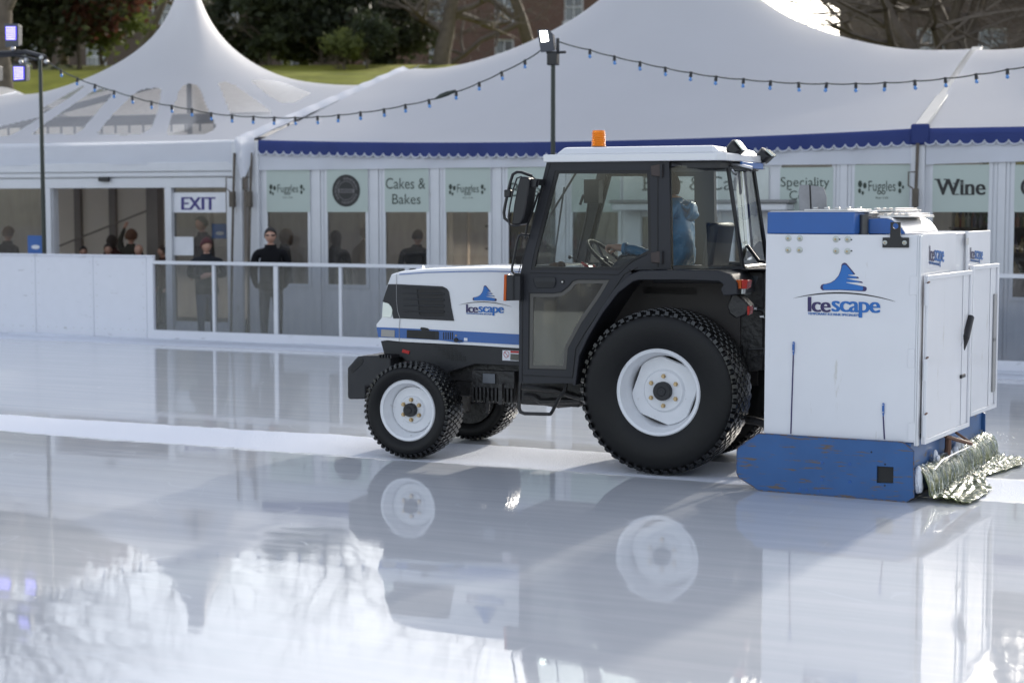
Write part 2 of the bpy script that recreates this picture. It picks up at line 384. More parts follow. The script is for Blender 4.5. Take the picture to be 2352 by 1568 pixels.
tag(obj('grass_bank', mb, M_grass), kind='structure')

# ------------------------------------------------------------------ rink barrier
def barrier():
    zt = FB.at(340, 591, 0).z; print('board top', zt)
    o = empty('rink_board', fr=FB); tag(o, 'row of plain white solid rink boards in front of the tent entrance', 'rink board')
    aL = [FB.at(x, 680, 0).x for x in (-230, -70, 82, 215, 337)]
    aE = FB.at(352, 680, 0).x
    for i in range(len(aL) - 1):
        mb = MB(); mb.box((aL[i] + .003, 0, .006), (aL[i + 1] - .003, .05, zt)); obj('board_panel', mb, M_board, o, bevel=.004)
        sc = MB()
        for a in (aL[i] + .06, aL[i + 1] - .06):
            for k in range(7):
                z = .12 + k * (zt - .2) / 6; sc.lathe([(-.003, 0.001), (-.003, .007), (.001, .008)], (a, 0, z), 8)
        for k in range(1, 6):
            a = aL[i] + .06 + k * (aL[i + 1] - aL[i] - .12) / 6; sc.lathe([(-.003, .001), (-.003, .007), (.001, .008)], (a, 0, .12), 8)
        obj('screw_head', sc, M_beam, o)
    mb = MB(); mb.box((aL[-1] + .003, -.004, .004), (aE, .06, zt + .004)); obj('end_post', mb, M_board, o, bevel=.006)
    mb = MB(); mb.box((aL[0], -.02, zt + .001), (aE, .07, zt + .03)); obj('top_rail', mb, M_board, o, bevel=.008)
    g = empty('glazed_rink_barrier', fr=FB); tag(g, 'clear panelled rink barrier with white posts and rail in front of the marquee windows', 'barrier')
    z1 = FB.at(490, 603, 0).z; sill = FB.at(490, 762, 0).z; print('rail', z1, 'sill', sill)
    xs = [FB.at(x, 680, 0).x for x in (490, 633, 781)]; stp = (xs[2] - xs[0]) / 2
    a0 = aE + .004; posts = [xs[0] + stp * k for k in range(0, 14)]
    aEnd = posts[-1]
    mb = MB(); mb.box((a0, -.02, .004), (aEnd, .07, sill)); obj('sill_board', mb, M_board, g, bevel=.005)
    mb = MB(); mb.box((a0, -.015, z1 - .035), (aEnd, .05, z1 + .012)); obj('top_rail', mb, M_alu, g, bevel=.008)
    for k, a in enumerate(posts):
        mb = MB(); wd = .034 if k % 2 else .022; mb.box((a - wd, .002, sill + .001), (a + wd, .046, z1 - .036))
        for q in range(8): mb.lathe([(-.004, .001), (-.004, .006), (.003, .007)], (a, .002, sill + .06 + q * (z1 - sill - .12) / 7), 8)
        obj('post', mb, M_alu, g, bevel=.003)
    ed = [a0] + posts
    for i in range(len(ed) - 1):
        mb = MB(); mb.box((ed[i] + .036, .018, sill + .001), (ed[i + 1] - .036, .024, z1 - .036)); obj('pane', mb, M_plexi, g)
    # shovelled slush along the foot
    mb = MB()
    def sl(u, v):
        a = aL[0] + u * (aEnd - aL[0]); prof = (0, .5, .9, 1, .8, .3, 0)[int(round(v * 6))]
        nse = .5 + .9 * noise.noise(Vector((a * .8, 3.1, 0))) + .4 * noise.noise(Vector((a * 5, v * 4, 1)))
        return (a, -.005 - (1 - v) * (.30 + .14 * noise.noise(Vector((a * 1.3, 9, 0)))), .003 + prof * .035 * max(0, nse))
    mb.grid(sl, 420, 6)
    tag(obj('snow_ridge', mb, mat('slush', (.78, .81, .88), .6, bump=.6, bscale=50, spec=.3), fr=FB), kind='structure')
barrier()
# ------------------------------------------------------------------ marquees (frame FF: a along the fronts, b backwards)
ZE = 2.93
A_R, A_L = FF.at(2105, 300, 0).x, FF.at(597, 322, 0).x      # big bay
B_R, B_L = FF.at(548, 322, 0).x, FF.at(548, 322, 0).x - 8.2   # pagoda bay
print('bays', A_L, A_R, B_L, B_R)
ZEl = FF.at(605, 321, 0).z; ZEr = FF.at(2100, 297, 0).z; print('eaves', ZEl, ZEr)
ZE = (ZEl + ZEr) / 2
def pip(x, y, poly):
    ins = False; j = len(poly) - 1
    for i in range(len(poly)):
        xi, yi = poly[i]; xj, yj = poly[j]
        if (yi > y) != (yj > y) and x < (xj - xi) * (y - yi) / (yj - yi) + xi: ins = not ins
        j = i
    return ins
def roof_fn(a0, a1, h, zr, k, r0, ze=ZE, sag=.10, tip=0., pw=.35, off=0.):
    A = (a1 - a0) / 2; ac = (a0 + a1) / 2
    def f(uu, vv):
        u = uu * 2 - 1; v = vv * 2 - 1
        e = .012 + .22 * (1 - u * u) ** 2
        g = (math.sqrt(1 + e) - math.sqrt(v * v + e)) / (math.sqrt(1 + e) - math.sqrt(e))
        z = ze + (zr - ze) * g * (1 - .18 * (1 - u * u))
        z -= sag * (1 - u * u) * abs(v) ** 3
        rx, ry = u * A, v * h; rho = (abs(u) ** 2.4 + abs(v) ** 2.4) ** (1 / 2.4); rr = math.hypot(rx, ry)
        rho = max(rho, r0 / min(A, h))
        if rho < 1: z += k * (-math.log(rho)) * (1 - rho) ** pw
        if rr < r0 * 1.01: z += tip
        # faint wrinkles running to the corners
        z += .010 * math.sin(9 * math.atan2(ry, rx) + 3 * rr) * max(0, 1 - abs(v)) * min(1, rr / 2)
        return (ac + rx, h + ry + off, z)
    return f
def warp(f):   # denser sampling near the mast
    def g(u, v):
        s = lambda t: .5 + .5 * math.copysign(abs(2 * t - 1) ** 1.5, 2 * t - 1)
        return f(s(u), s(v))
    return g
def scallop(a0, a1, z0fn, drop, pitch, amp, b, n_per=8, edge=None):
    """valance with a wavy lower edge"""
    mb = MB(); n = max(1, int(round((a1 - a0) / pitch))); N_ = n * n_per; up = []; lo = []
    for i in range(N_ + 1):
        t = i / N_; a = a0 + t * (a1 - a0); ph = (t * n) % 1.0
        wv = math.sqrt(max(0, abs(math.sin(math.pi * ph)))) if amp else 0
        bb = b - .012 * math.sin(a * 5.1) - .008 * math.sin(a * 13)
        up.append((a, b + .01, z0fn(t))); lo.append((a, bb, z0fn(t) - drop - amp * wv))
    vs = up + lo; fs = [(i, i + 1, N_ + 2 + i, N_ + 1 + i) for i in range(N_)]
    mb.add(vs, fs)
    trim = MB()
    if edge: trim.tube([(x, y - .006, z) for x, y, z in lo], edge, 5)
    return mb, trim
sagf = lambda t, s=.10: ZE - s * (4 * t * (1 - t))

# ---- big marquee
mq = empty('marquee', fr=FF); tag(mq, 'wide white marquee with scalloped navy trim and a row of shop windows', 'marquee')
HB = 6.0
zr = FF.at(2250, 106, HB).z; print('ridge', zr)
zr = 4.48
f = roof_fn(A_L, A_R, HB, zr, 1.12, .30)
mb = MB(); mb.grid(warp(f), 150, 110); obj('roof', mb, M_tent, mq, ang=60)
for a in (A_R + .02, ):
    mb = MB(); mb.prism([(0, ZE + .0), (HB, zr + .0), (HB, zr + .05), (0, ZE + .05)], a - .05, a + .12, fn=lambda x, b, z: (b, x - .02, z)); obj('seam_strip', mb, M_beam, mq, bevel=.01)
# crinkled clear gutter between the two tents
mb = MB()
def gut(u, v):
    a = B_R + .02 + u * (A_L - B_R - .04); b = v * HB; z = ZE + (zr - ZE) * v
    return (a, b - .05, z + .06 - .07 * math.sin(math.pi * u) + .006 * math.sin(v * 55 + 3 * u) + .01 * noise.noise(Vector((u * 4, v * 30, 0))))
mb.grid(gut, 8, 90); obj('gutter', mb, M_tent2, mq)
vb, tr = scallop(A_L + .02, A_R, sagf, .17, .155, .055, -.10, edge=.012); obj('valance', vb, M_navyf, mq); obj('valance_trim', tr, M_tent2, mq)
mb = MB(); mb.grid(lambda u, v: (A_L - .06 + u * (A_R - A_L + .06), -.062 + .012 * math.sin(u * 40 + v * 2) * v, ZE - .05 - .08 * 4 * u * (1 - u) - v * (.42 - .09 * math.sin(u * 3.1))), 120, 6); obj('eave_flap', mb, M_tent2, mq)
# ---- facade with windows
WX = [(612, 712), (750, 845), (883, 985), (1022, 1127), (1165, 1273), (1312, 1425), (1790, 1915), (1960, 2092), (2138, 2275), (2325, 2462), (2512, 2655)]
zsb = FF.at(1000, 487, .0).z
zt = ZE - .30; zg = FF.at(650, 655, 0).z; print('glass', zg, zsb, zt)
wins = []
for x0, x1 in WX:
    p0 = FF.at(x0, 487, 0).x; p1 = FF.at(x1, 487, 0).x; wins.append((p0, p1))
def facade(parent, a0, a1, ws, extra=()):
    holes = [[(p, zg), (q, zg), (q, zt), (p, zt)] for p, q in ws] + [list(e) for e in extra]
    mb = MB(); mb.prism([(a0, FLOOR), (a1, FLOOR), (a1, ZE - .1), (a0, ZE - .1)], 0, .06, holes); obj('wall', mb, M_alu, parent, smooth=False)
    for p, q in ws:   # window: frame + pane
        fr = MB(); t = .028
        fr.prism([(p - .02, zg - .02), (q + .02, zg - .02), (q + .02, zt + .01), (p - .02, zt + .01)], -.022, .0, [[(p + t, zg + t), (q - t, zg + t), (q - t, zt - t), (p + t, zt - t)]])
        wf = obj('window', fr, M_alu, parent, smooth=False)
        g = MB(); g.box((p + .005, .02, zg), (q - .005, .028, zt)); obj('pane', g, M_win, wf)
    for (p, q), (p2, q2) in zip(ws, ws[1:]):
        c = (q + p2) / 2
        if p2 - q > .8: continue
        ml = MB(); ml.box((c - .05, -.03, FLOOR), (c + .05, -.001, ZE - .12)); ml.box((c - .10, -.012, FLOOR), (c - .055, -.0005, ZE - .12)); ml.box((c + .055, -.012, FLOOR), (c + .10, -.0005, ZE - .12)); obj('mullion', ml, M_alu, parent, bevel=.004)
door_hole = [(FF.at(x0, 520, 0).x, FF.at(x1, 520, 0).x) for x0, x1 in ((1474, 1508), (1536, 1572), (1612, 1648), (1688, 1720))]
zd0, zd1 = FF.at(1500, 640, 0).z, FF.at(1700, 498, 0).z
facade(mq, A_L - .03, A_R, wins[:8], [[(p, zd0), (q, zd0), (q, zd1), (p, zd1)] for p, q in door_hole])
g = MB()
for p, q in door_hole: g.box((p - .01, .02, zd0 - .01), (q + .01, .028, zd1 + .01))
dr = MB()
for p, q in door_hole: dr.box((p - .06, -.02, FLOOR + .02), (p - .012, -.001, zd1 + .08)); dr.box((q + .012, -.02, FLOOR + .02), (q + .06, -.001, zd1 + .08))
d = obj('door', dr, M_alu, mq); obj('pane', g, M_win, d)
p0 = FF.at(1405, 478, -.5).x; p1 = FF.at(1806, 478, -.5).x; zc = FF.at(1700, 484, -.5).z; zc2 = FF.at(1700, 462, -.5).z
mb = MB(); mb.box((p0, -.5, zc), (p1, -.002, zc2 - .03)); obj('porch_canopy', mb, M_alu, mq, bevel=.02)
mb = MB(); mb.box((p0 - .03, -.54, zc2 - .028), (p1 + .04, -.002, zc2 + .02)); obj('porch_edge', mb, mat('porch_grey', (.22, .22, .22), .5), mq, bevel=.01)
# corner post + ratchet strap at each seam
def corner(parent, a, xs):
    mb = MB(); mb.box((a - .09, -.08, FLOOR), (a + .09, .0 - .002, ZE - .02)); obj('corner_post', mb, M_alu, parent, bevel=.012)
    mb = MB(); mb.tube([(a - .0, -.13, ZE - .2), (a - .01, -.17, 1.9), (a - .02, -.2, 1.2), (a - .05, -.22, FLOOR)], .022, 6); s = obj('ratchet_strap', mb, M_strap, parent)
    mb = MB(); mb.box((a - .05, -.23, 1.88), (a + .03, -.15, 2.12)); mb.tube([(a - .04, -.2, 2.12), (a - .1, -.22, 2.16), (a - .1, -.22, 2.34), (a, -.2, 2.34)], .012, 5); obj('buckle', mb, M_strap, s, bevel=.01)
corner(mq, A_R + .04, None); corner(mq, A_L - .08, None)
mb = MB(); mb.box((A_R - .06, -.13, ZE - .22), (A_R + .19, -.07, ZE + .06)); obj('corner_flap', mb, M_navyf, mq, bevel=.03)
# mast inside, floor, back wall, ribs
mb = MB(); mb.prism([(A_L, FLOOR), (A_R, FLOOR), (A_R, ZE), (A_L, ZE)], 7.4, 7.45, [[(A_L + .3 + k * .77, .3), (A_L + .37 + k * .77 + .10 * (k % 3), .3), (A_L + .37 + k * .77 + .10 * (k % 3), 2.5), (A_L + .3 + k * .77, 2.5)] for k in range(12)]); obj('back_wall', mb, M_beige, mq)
mb = MB()
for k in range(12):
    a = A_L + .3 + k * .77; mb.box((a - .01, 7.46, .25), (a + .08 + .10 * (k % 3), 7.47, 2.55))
obj('inner_post', mb, fabric('sunlit_strip', (.85, .78, .72), .75), mq)  # translucent strips over the wall slots, added to let daylight show as pale bars
mb = MB(); mb.box((B_R + .06, .1, FLOOR), (B_R + .10, 11.3, ZE)); obj('side_wall', mb, M_beige, mq)
mb = MB(); mb.box((A_R + 4.9, .1, FLOOR), (A_R + 4.94, 11.3, ZE)); obj('side_wall', mb, M_beige, mq)
mb = MB(); mb.box((B_L - 4, .3, FLOOR + .002), (A_R + 5, 11.3, FLOOR + .03)); tag(obj('floor', mb, mat('event_flooring', (.09, .08, .075), .6), fr=FF, smooth=False), kind='structure')

# ---- right-hand bay
rq = empty('marquee', fr=FF); tag(rq, 'white marquee at the right edge with the Wine sign in its window', 'marquee')
AR2 = A_R + 9.9
f = roof_fn(A_R + .1, AR2, HB, zr, .9, .3)
mb = MB(); mb.grid(warp(f), 70, 60); obj('roof', mb, M_tent, rq, ang=60)
vb, tr = scallop(A_R + .12, AR2, lambda t: ZE, .17, .155, .055, -.10, edge=.012); obj('valance', vb, M_navyf, rq); obj('valance_trim', tr, M_tent2, rq)
mb = MB(); mb.grid(lambda u, v: (A_R + .14 + u * 9.6, -.062 + .012 * math.sin(u * 40) * v, ZE - .05 - v * (.43 - .03 * math.sin(u * 9))), 120, 4); obj('eave_flap', mb, M_tent2, rq)
facade(rq, A_R + .06, AR2, wins[8:])
mb = MB(); mb.box((A_R + 1, 11.4, FLOOR), (AR2, 11.45, ZE)); obj('back_wall', mb, M_beige, rq)

# ---- pagoda
pq = empty('pagoda_tent', fr=FF); tag(pq, 'pointed white tent with clear roof panels over the entrance with the EXIT sign', 'tent')
HP = 5.0; zrp = 4.15
f = roof_fn(B_L, B_R, HP, zrp, .68, .17, sag=.03, tip=0.32, pw=.50)
D6 = lambda pts: c6(pts)
PAN = [D6([(-200, 1070), (70, 1066), (110, 1050), (305, 930), (290, 925), (-200, 1040)]),
       D6([(250, 1050), (345, 975), (560, 830), (720, 720), (790, 695), (885, 715), (880, 745), (700, 950), (640, 1025), (580, 1055)]),
       D6([(760, 1045), (900, 880), (1040, 745), (1110, 702), (1240, 688), (1268, 710), (1240, 850), (1190, 1000), (1120, 1050), (1000, 1060), (780, 1058)]),
       D6([(1305, 1045), (1340, 920), (1400, 720), (1430, 675), (1480, 655), (1540, 665), (1570, 700), (1620, 830), (1690, 985), (1680, 1020), (1600, 1055), (1320, 1058)]),
       D6([(1712, 650), (1770, 640), (1840, 665), (2000, 780), (2140, 885), (2100, 905), (1810, 905), (1765, 790)]),
       crop(459.4, 0, .3906)([(298, 475), (380, 467), (480, 482), (655, 548), (560, 603), (480, 606), (400, 562)]),
       D6([(330, 850), (560, 720), (650, 672), (665, 680), (500, 800), (345, 890)])]
wf_ = warp(f)
def inpan(u, v):
    if v > .62: return False
    x, y = project(FF.w(*wf_(u, v))); return any(pip(x, y, p) for p in PAN)
mb = MB(); mb.grid(wf_, 300, 230, keep=lambda u, v: not inpan(u, v)); obj('roof', mb, M_tent, pq, ang=60)
mb = MB(); mb.grid(wf_, 300, 230, keep=inpan); obj('clear_roof_panel', mb, M_pvc, pq, ang=60)
mb = MB(); mb.grid(lambda u, v: (B_L + u * (B_R - B_L), -.02 + .02 * math.sin(u * 23) * v, ZE + .01 - v * .37), 60, 4); obj('valance', mb, M_tent2, pq)
mb = MB(); mb.grid(lambda u, v: (B_R + (u ** .7) * .34, -.10 - .12 * math.sin(math.pi * u), ZE + .05 - v * (.35 + .35 * math.sin(math.pi * u)) + .1 * u * v), 14, 14); obj('loose_flap', mb, M_tent2, pq)
mb = MB()
for a in (B_L + .0, B_R - .0): mb.tube([(a, 0, ZE), (a, HP, zrp + .02), (a, 2 * HP, ZE)], .05, 6)
obj('rib', mb, M_alu, pq)
mb = MB(); ac = (B_L + B_R) / 2
mb.tube([(ac, HP, ZE), (ac, HP, 6.3)], .05, 8)
mb.tube([(B_L, HP, ZE - .05), (B_R, HP, ZE - .05)], .09, 6); mb.tube([(B_L, 1.6, ZE + .1), (B_R, 1.6, ZE + .1)], .03, 6); mb.tube([(ac, HP, 4.4), (B_L + 1, 1, ZE)], .06, 6); mb.tube([(B_L, 3.2, ZE + .55), (B_R, 3.2, ZE + .55)], .10, 6)
for k in range(26):
    for bb_, zz_ in ((1.6, ZE + .08), (3.0, ZE + .45)): mb.tube([(B_L + .3 * k + .2, bb_, zz_), (B_L + .3 * k + .2, bb_, zz_ - .14)], .022, 5)
mb.box((B_L + .1, 3.0, ZE - .3), (B_R - .1, 3.05, ZE - .1))
obj('inner_truss', mb, mat('truss_grey', (.14, .14, .15), .5), pq)
# beams over the entrance, front frame
zA, zB, zC, zD = [FF.at(300, y, 0).z for y in (374, 396, 408, 432)]
holes = [[(FF.at(x0, 500, 0).x, zl), (FF.at(x1, 500, 0).x, zl), (FF.at(x1, 500, 0).x, zh), (FF.at(x0, 500, 0).x, zh)] for x0, x1, zl, zh in
         ((-160, 103, .2, zD), (121, 380, FLOOR + .001, zD), (397, 522, FLOOR + .25, zD))]
holes[1] = [(p[0], FLOOR + .03) if i < 2 else p for i, p in enumerate(holes[1])]
mb = MB(); mb.prism([(B_L, FLOOR), (B_R, FLOOR), (B_R, zA + .1), (B_L, zA + .1)], .02, .10, holes); obj('wall', mb, M_alu, pq, smooth=False)
mb = MB(); aL, aR = B_L, FF.at(541, 400, 0).x
mb.box((aL, -.03, zB + .012), (aR, .018, zA)); mb.box((aL, -.045, zC + .01), (aR, .017, zB - .012)); mb.box((aL, -.02, zD), (aR, .016, zC - .01)); obj('header_beam', mb, M_alu, pq, bevel=.006)
x = FF.at(240, 412, -.06); mb = MB(); mb.box((x.x - .10, -.10, x.z - .035), (x.x + .10, -.046, x.z + .04)); obj('door_sensor', mb, M_blk, pq, bevel=.01)
for x0, x1 in ((104, 119), (381, 396), (523, 541)):
    mb = MB(); p, q = FF.at(x0, 500, 0).x, FF.at(x1, 500, 0).x; mb.box((p, -.03, FLOOR), (q, .018, zD)); obj('door_post', mb, M_alu, pq, bevel=.005)
sd_ = MB(); p, q = FF.at(122, 500, .14).x, FF.at(133, 500, .14).x; sd_.box((p, .12, FLOOR + .03), (q, .16, zD)); d = obj('sliding_door', sd_, M_alu, pq)
mb = MB(); mb.tube([(p + .03, .10, 1.25), (p + .03, .06, 1.22), (p + .03, .06, .98), (p + .03, .10, .95)], .02, 6); obj('handle', mb, M_blk, d)
for x0, x1, zl in ((-160, 103, .2), (397, 522, FLOOR + .25)):
    mb = MB(); mb.box((FF.at(x0, 500, 0).x, .05, zl), (FF.at(x1, 500, 0).x, .058, zD)); obj('pane', mb, M_win, pq)
corner(pq, B_R + .0, None)
# inner lining seen through the doorway
mb = MB(); mb.box((B_L, 3.9, FLOOR), (B_R + .1, 3.93, ZE + .1)); obj('inner_lining', mb, M_beige, pq)
mb = MB()
for px, wd in ((152, .05), (232, .05)):
    c = FF.at(px + 25, 500, 3.8).x; mb.box((c - .07, 3.8, FLOOR), (c + .07, 3.89, ZE))
c = FF.at(356, 500, 3.0).x; mb.box((c - .12, 2.9, FLOOR), (c + .12, 3.1, ZE))
q0 = FF.at(128, 568, 3.6); q1 = FF.at(352, 478, 3.6); mb.tube([q0, q1], .018, 5)
obj('inner_post', mb, mat('inner_post_dark', (.24, .21, .19), .6), pq)
# ---- neighbour on the far left (its slope just enters the picture)
nq = empty('pagoda_tent', fr=FF); tag(nq, 'neighbouring white tent whose roof slope shows at the far left edge', 'tent')
f2 = roof_fn(B_L - 9.3, B_L - .3, HP, 4.3, .9, .2)
mb = MB(); mb.grid(warp(f2), 60, 50); obj('roof', mb, M_tent, nq, ang=60)
mb = MB(); mb.box((B_L - 9.3, 0, FLOOR), (B_L - .3, .06, ZE)); obj('wall', mb, M_tent2, nq)

# ------------------------------------------------------------------ signs in the windows
def leafs(mb, at, pts):
    for (x, y, r, s) in pts:
        n = 10; poly = [at(x + r * .6 * math.cos(2 * math.pi * i / n) * (1 if s > 0 else .8), y + r * math.sin(2 * math.pi * i / n)) for i in range(n)]
        mb.add(poly, [tuple(range(n))])
def sign(x0, x1, label, draw, b=-.030, y0=384, y1=487, m=M_sign, fit=None):
    p = FF.at(x0, y1, b); q = FF.at(x1, y0, b); o = empty('window_sign', FF.w(p.x, b, p.z), -FF.ang)
    tag(o, label, 'sign', 'signs in the tent windows')
    off = Vector((p.x, b, p.z)); at = lambda px, py, d=.003: FF.at(px, py, b - d) - off
    mb = MB(); mb.box((0, 0, 0), (q.x - p.x, .006, q.z - p.z)); obj('panel', mb, m, o)
    draw(o, at); return o
def T_(o, at, rows, ink=M_ink, off=0.):
    mb = MB()
    for s, xl, xr, yt, yb, *r in rows:
        text_px(mb, at, s, xl, xr, yt, yb, bold=off, ref=(r[0] if r else None), slope=(r[1] if len(r) > 1 else 0))
    obj('lettering', mb, ink, o, smooth=False)
def serif(mb, at, segs):
    for x0, x1, y0, y1 in segs: mb.add([at(x0, y1), at(x1, y1), at(x1, y0), at(x0, y0)], [(0, 1, 2, 3)])
def fug(cx, cy, k, big):
    def d(o, at):
        mb = MB(); text_px(mb, at, 'Fuggles', cx - 26 * k, cx + 26 * k, cy - 12 * k, cy + 14 * k)
        leafs(mb, at, [(cx - 42 * k, cy - 6 * k, 7 * k, 1), (cx - 33 * k, cy - 3 * k, 6 * k, 1), (cx - 43 * k, cy + 7 * k, 5 * k, 1), (cx - 37 * k, cy + 11 * k, 4 * k, 1),
                       (cx + 34 * k, cy - 6 * k, 6 * k, 1), (cx + 40 * k, cy + 0 * k, 3.5 * k, 1), (cx + 34 * k, cy + 7 * k, 5 * k, 1)])
        text_px(mb, at, 'Beer Café' if big else 'Beer Café', cx - 12 * k, cx + 12 * k, cy + 18 * k, cy + 22 * k)
        obj('lettering', mb, M_ink, o, smooth=False)
    return d
sign(613, 711, 'pale green Fuggles sign in the leftmost window, above the man in black', fug(661, 435, .92, 0))
def badge(o, at):
    mb = MB(); n = 48; cx, cy, rx, ry = 795, 438, 32, 37
    def ring(mb, r0, r1, d):
        vs = [at(cx + rx * r * math.cos(2 * math.pi * i / n), cy + ry * r * math.sin(2 * math.pi * i / n), d) for r in (r0, r1) for i in range(n)]
        mb.add(vs, [(i, (i + 1) % n, n + (i + 1) % n, n + i) for i in range(n)])
    mb.add([at(cx + rx * math.cos(2 * math.pi * i / n), cy + ry * math.sin(2 * math.pi * i / n)) for i in range(n)], [tuple(range(n))])
    obj('badge', mb, M_ink2, o, smooth=False)
    g = MB(); ring(g, .56, .60, .006)
    for i in range(54):
        if i % 18 in (0, 1, 17): continue
        a = 2 * math.pi * i / 54 + .1; r0, r1 = (.68, .82); w_ = .022 + .012 * ((i * 7) % 3)
        g.add([at(cx + rx * r * math.cos(a + s), cy + ry * r * math.sin(a + s), .006) for r, s in ((r0, -w_), (r1, -w_), (r1, w_), (r0, w_))], [(0, 1, 2, 3)])
    g.add([at(cx + x, cy + y, .005) for x, y in ((-18, -4), (18, -4), (18, 5), (-18, 5))], [(0, 1, 2, 3)])
    obj('badge_marks', g, mat('badge_grey', (.16, .15, .155), .5), o, smooth=False)
    g = MB()
    for i in range(9): g.add([at(cx - 15 + i * 3.4 + x, cy + .5 + y, .008) for x, y in ((0, -3 if i % 3 else -4.5), (1.8, -3), (1.8, 3), (0, 3))], [(0, 1, 2, 3)])
    obj('badge_word', g, M_ink2, o, smooth=False)
sign(751, 844, 'pale green sign with a round black badge in a marquee window', badge)
sign(884, 984, 'pale green sign reading Cakes & Bakes', lambda o, at: T_(o, at, [('Cakes &', 886, 977, 409, 434), ('Bakes', 901, 966, 446, 469)]))
sign(1023, 1126, 'pale green Fuggles sign between the Cakes & Bakes sign and the tractor mirror', fug(1075, 435, .96, 0))
sign(1166, 1272, 'pale green Beer sign partly hidden behind the tractor mirror', lambda o, at: T_(o, at, [('Beer', 1170, 1264, 420, 452)]))
sign(1313, 1424, 'blank pale green sign seen through the cab door glass', lambda o, at: None)
def bc(o, at):
    mb = MB(); text_px(mb, at, 'Beer & Cafe', 1478, 1716, 405, 437); serif(mb, at, [(1474, 1486, 435, 438), (1474, 1486, 404, 407), (1681, 1694, 435, 438)]); obj('lettering', mb, M_ink, o, smooth=False)
sign(1432, 1766, 'long pale sign reading Beer & Cafe above the porch, seen through the cab', bc, y1=462, m=mat('pale_sign_white', (.56, .60, .57), .5))
def sp(o, at):
    mb = MB(); text_px(mb, at, 'Speciality', 1793, 1905, 407, 436); text_px(mb, at, 'Coffee', 1813, 1890, 438, 459)
    serif(mb, at, [(1811, 1818, 434, 437), (1858, 1868, 425, 427), (1868, 1876, 425, 427)]); obj('lettering', mb, M_ink, o, smooth=False)
sign(1791, 1914, 'pale green sign reading Speciality Coffee behind the resurfacer paddles', sp)
sign(1962, 2090, 'pale green Fuggles sign right of the Speciality sign', fug(2026, 430, 1.2, 1), y0=378)
def wine(o, at):
    mb = MB(); text_px(mb, at, 'Wine', 2150, 2264, 411, 448, bold=1.6)
    serif(mb, at, [(2146, 2160, 411, 413.5), (2167, 2180, 411, 413.5), (2189, 2203, 445.5, 448), (2189, 2198, 420, 422.5), (2206, 2220, 445.5, 448), (2224, 2237, 445.5, 448), (2205, 2214, 420, 422.5)])
    obj('lettering', mb, M_ink2, o, smooth=False)
sign(2141, 2272, 'pale green sign with the word Wine', wine, y0=378)
def cc(o, at):
    mb = MB(); text_px(mb, at, 'C', 2344, 2376, 410, 450, bold=1.6); obj('lettering', mb, M_ink2, o, smooth=False)
sign(2329, 2460, 'pale green sign cut off by the right edge of the picture', cc, y0=378)
def ex(o, at): T_(o, at, [('EXIT', 416, 495, 453, 482)], M_exit, 1.5)
sign(398, 518, 'white EXIT sign in the glass beside the tent doorway', ex, b=.03, y0=442, y1=488, m=M_paper)
p = FF.at(400, 586, .03); q = FF.at(444, 544, .03); mb = MB(); mb.box((0, 0, 0), (q.x - p.x, .005, q.z - p.z)); o = tag(obj('paper_notice', mb, M_paper), 'blank white paper notice on the glass below the EXIT sign', 'notice'); o.location = FF.w(*p); o.rotation_euler = (0, 0, -FF.ang)
def poster(x0, y0, x1, y1, b, label):
    p = FF.at(x0, y1, b); q = FF.at(x1, y0, b); W_, H_ = q.x - p.x, q.z - p.z
    o = empty('poster', FF.w(*p), -FF.ang); tag(o, label, 'poster')
    mb = MB(); mb.box((0, 0, 0), (W_, .006, H_)); obj('panel', mb, mat('poster_blue', (.04, .13, .40), .5), o)
    mb = MB(); mb.add([(W_ * (.55 + .3 * math.cos(t * .524)), -.003, H_ * (.36 + .12 * math.sin(t * .524))) for t in range(12)], [tuple(range(12))]); obj('print', mb, M_paper, o)
poster(64, 541, 96, 582, .03, 'small blue poster on the glass left of the doorway')
poster(487, 514, 520, 548, .9, 'small blue poster inside behind the EXIT door glass')

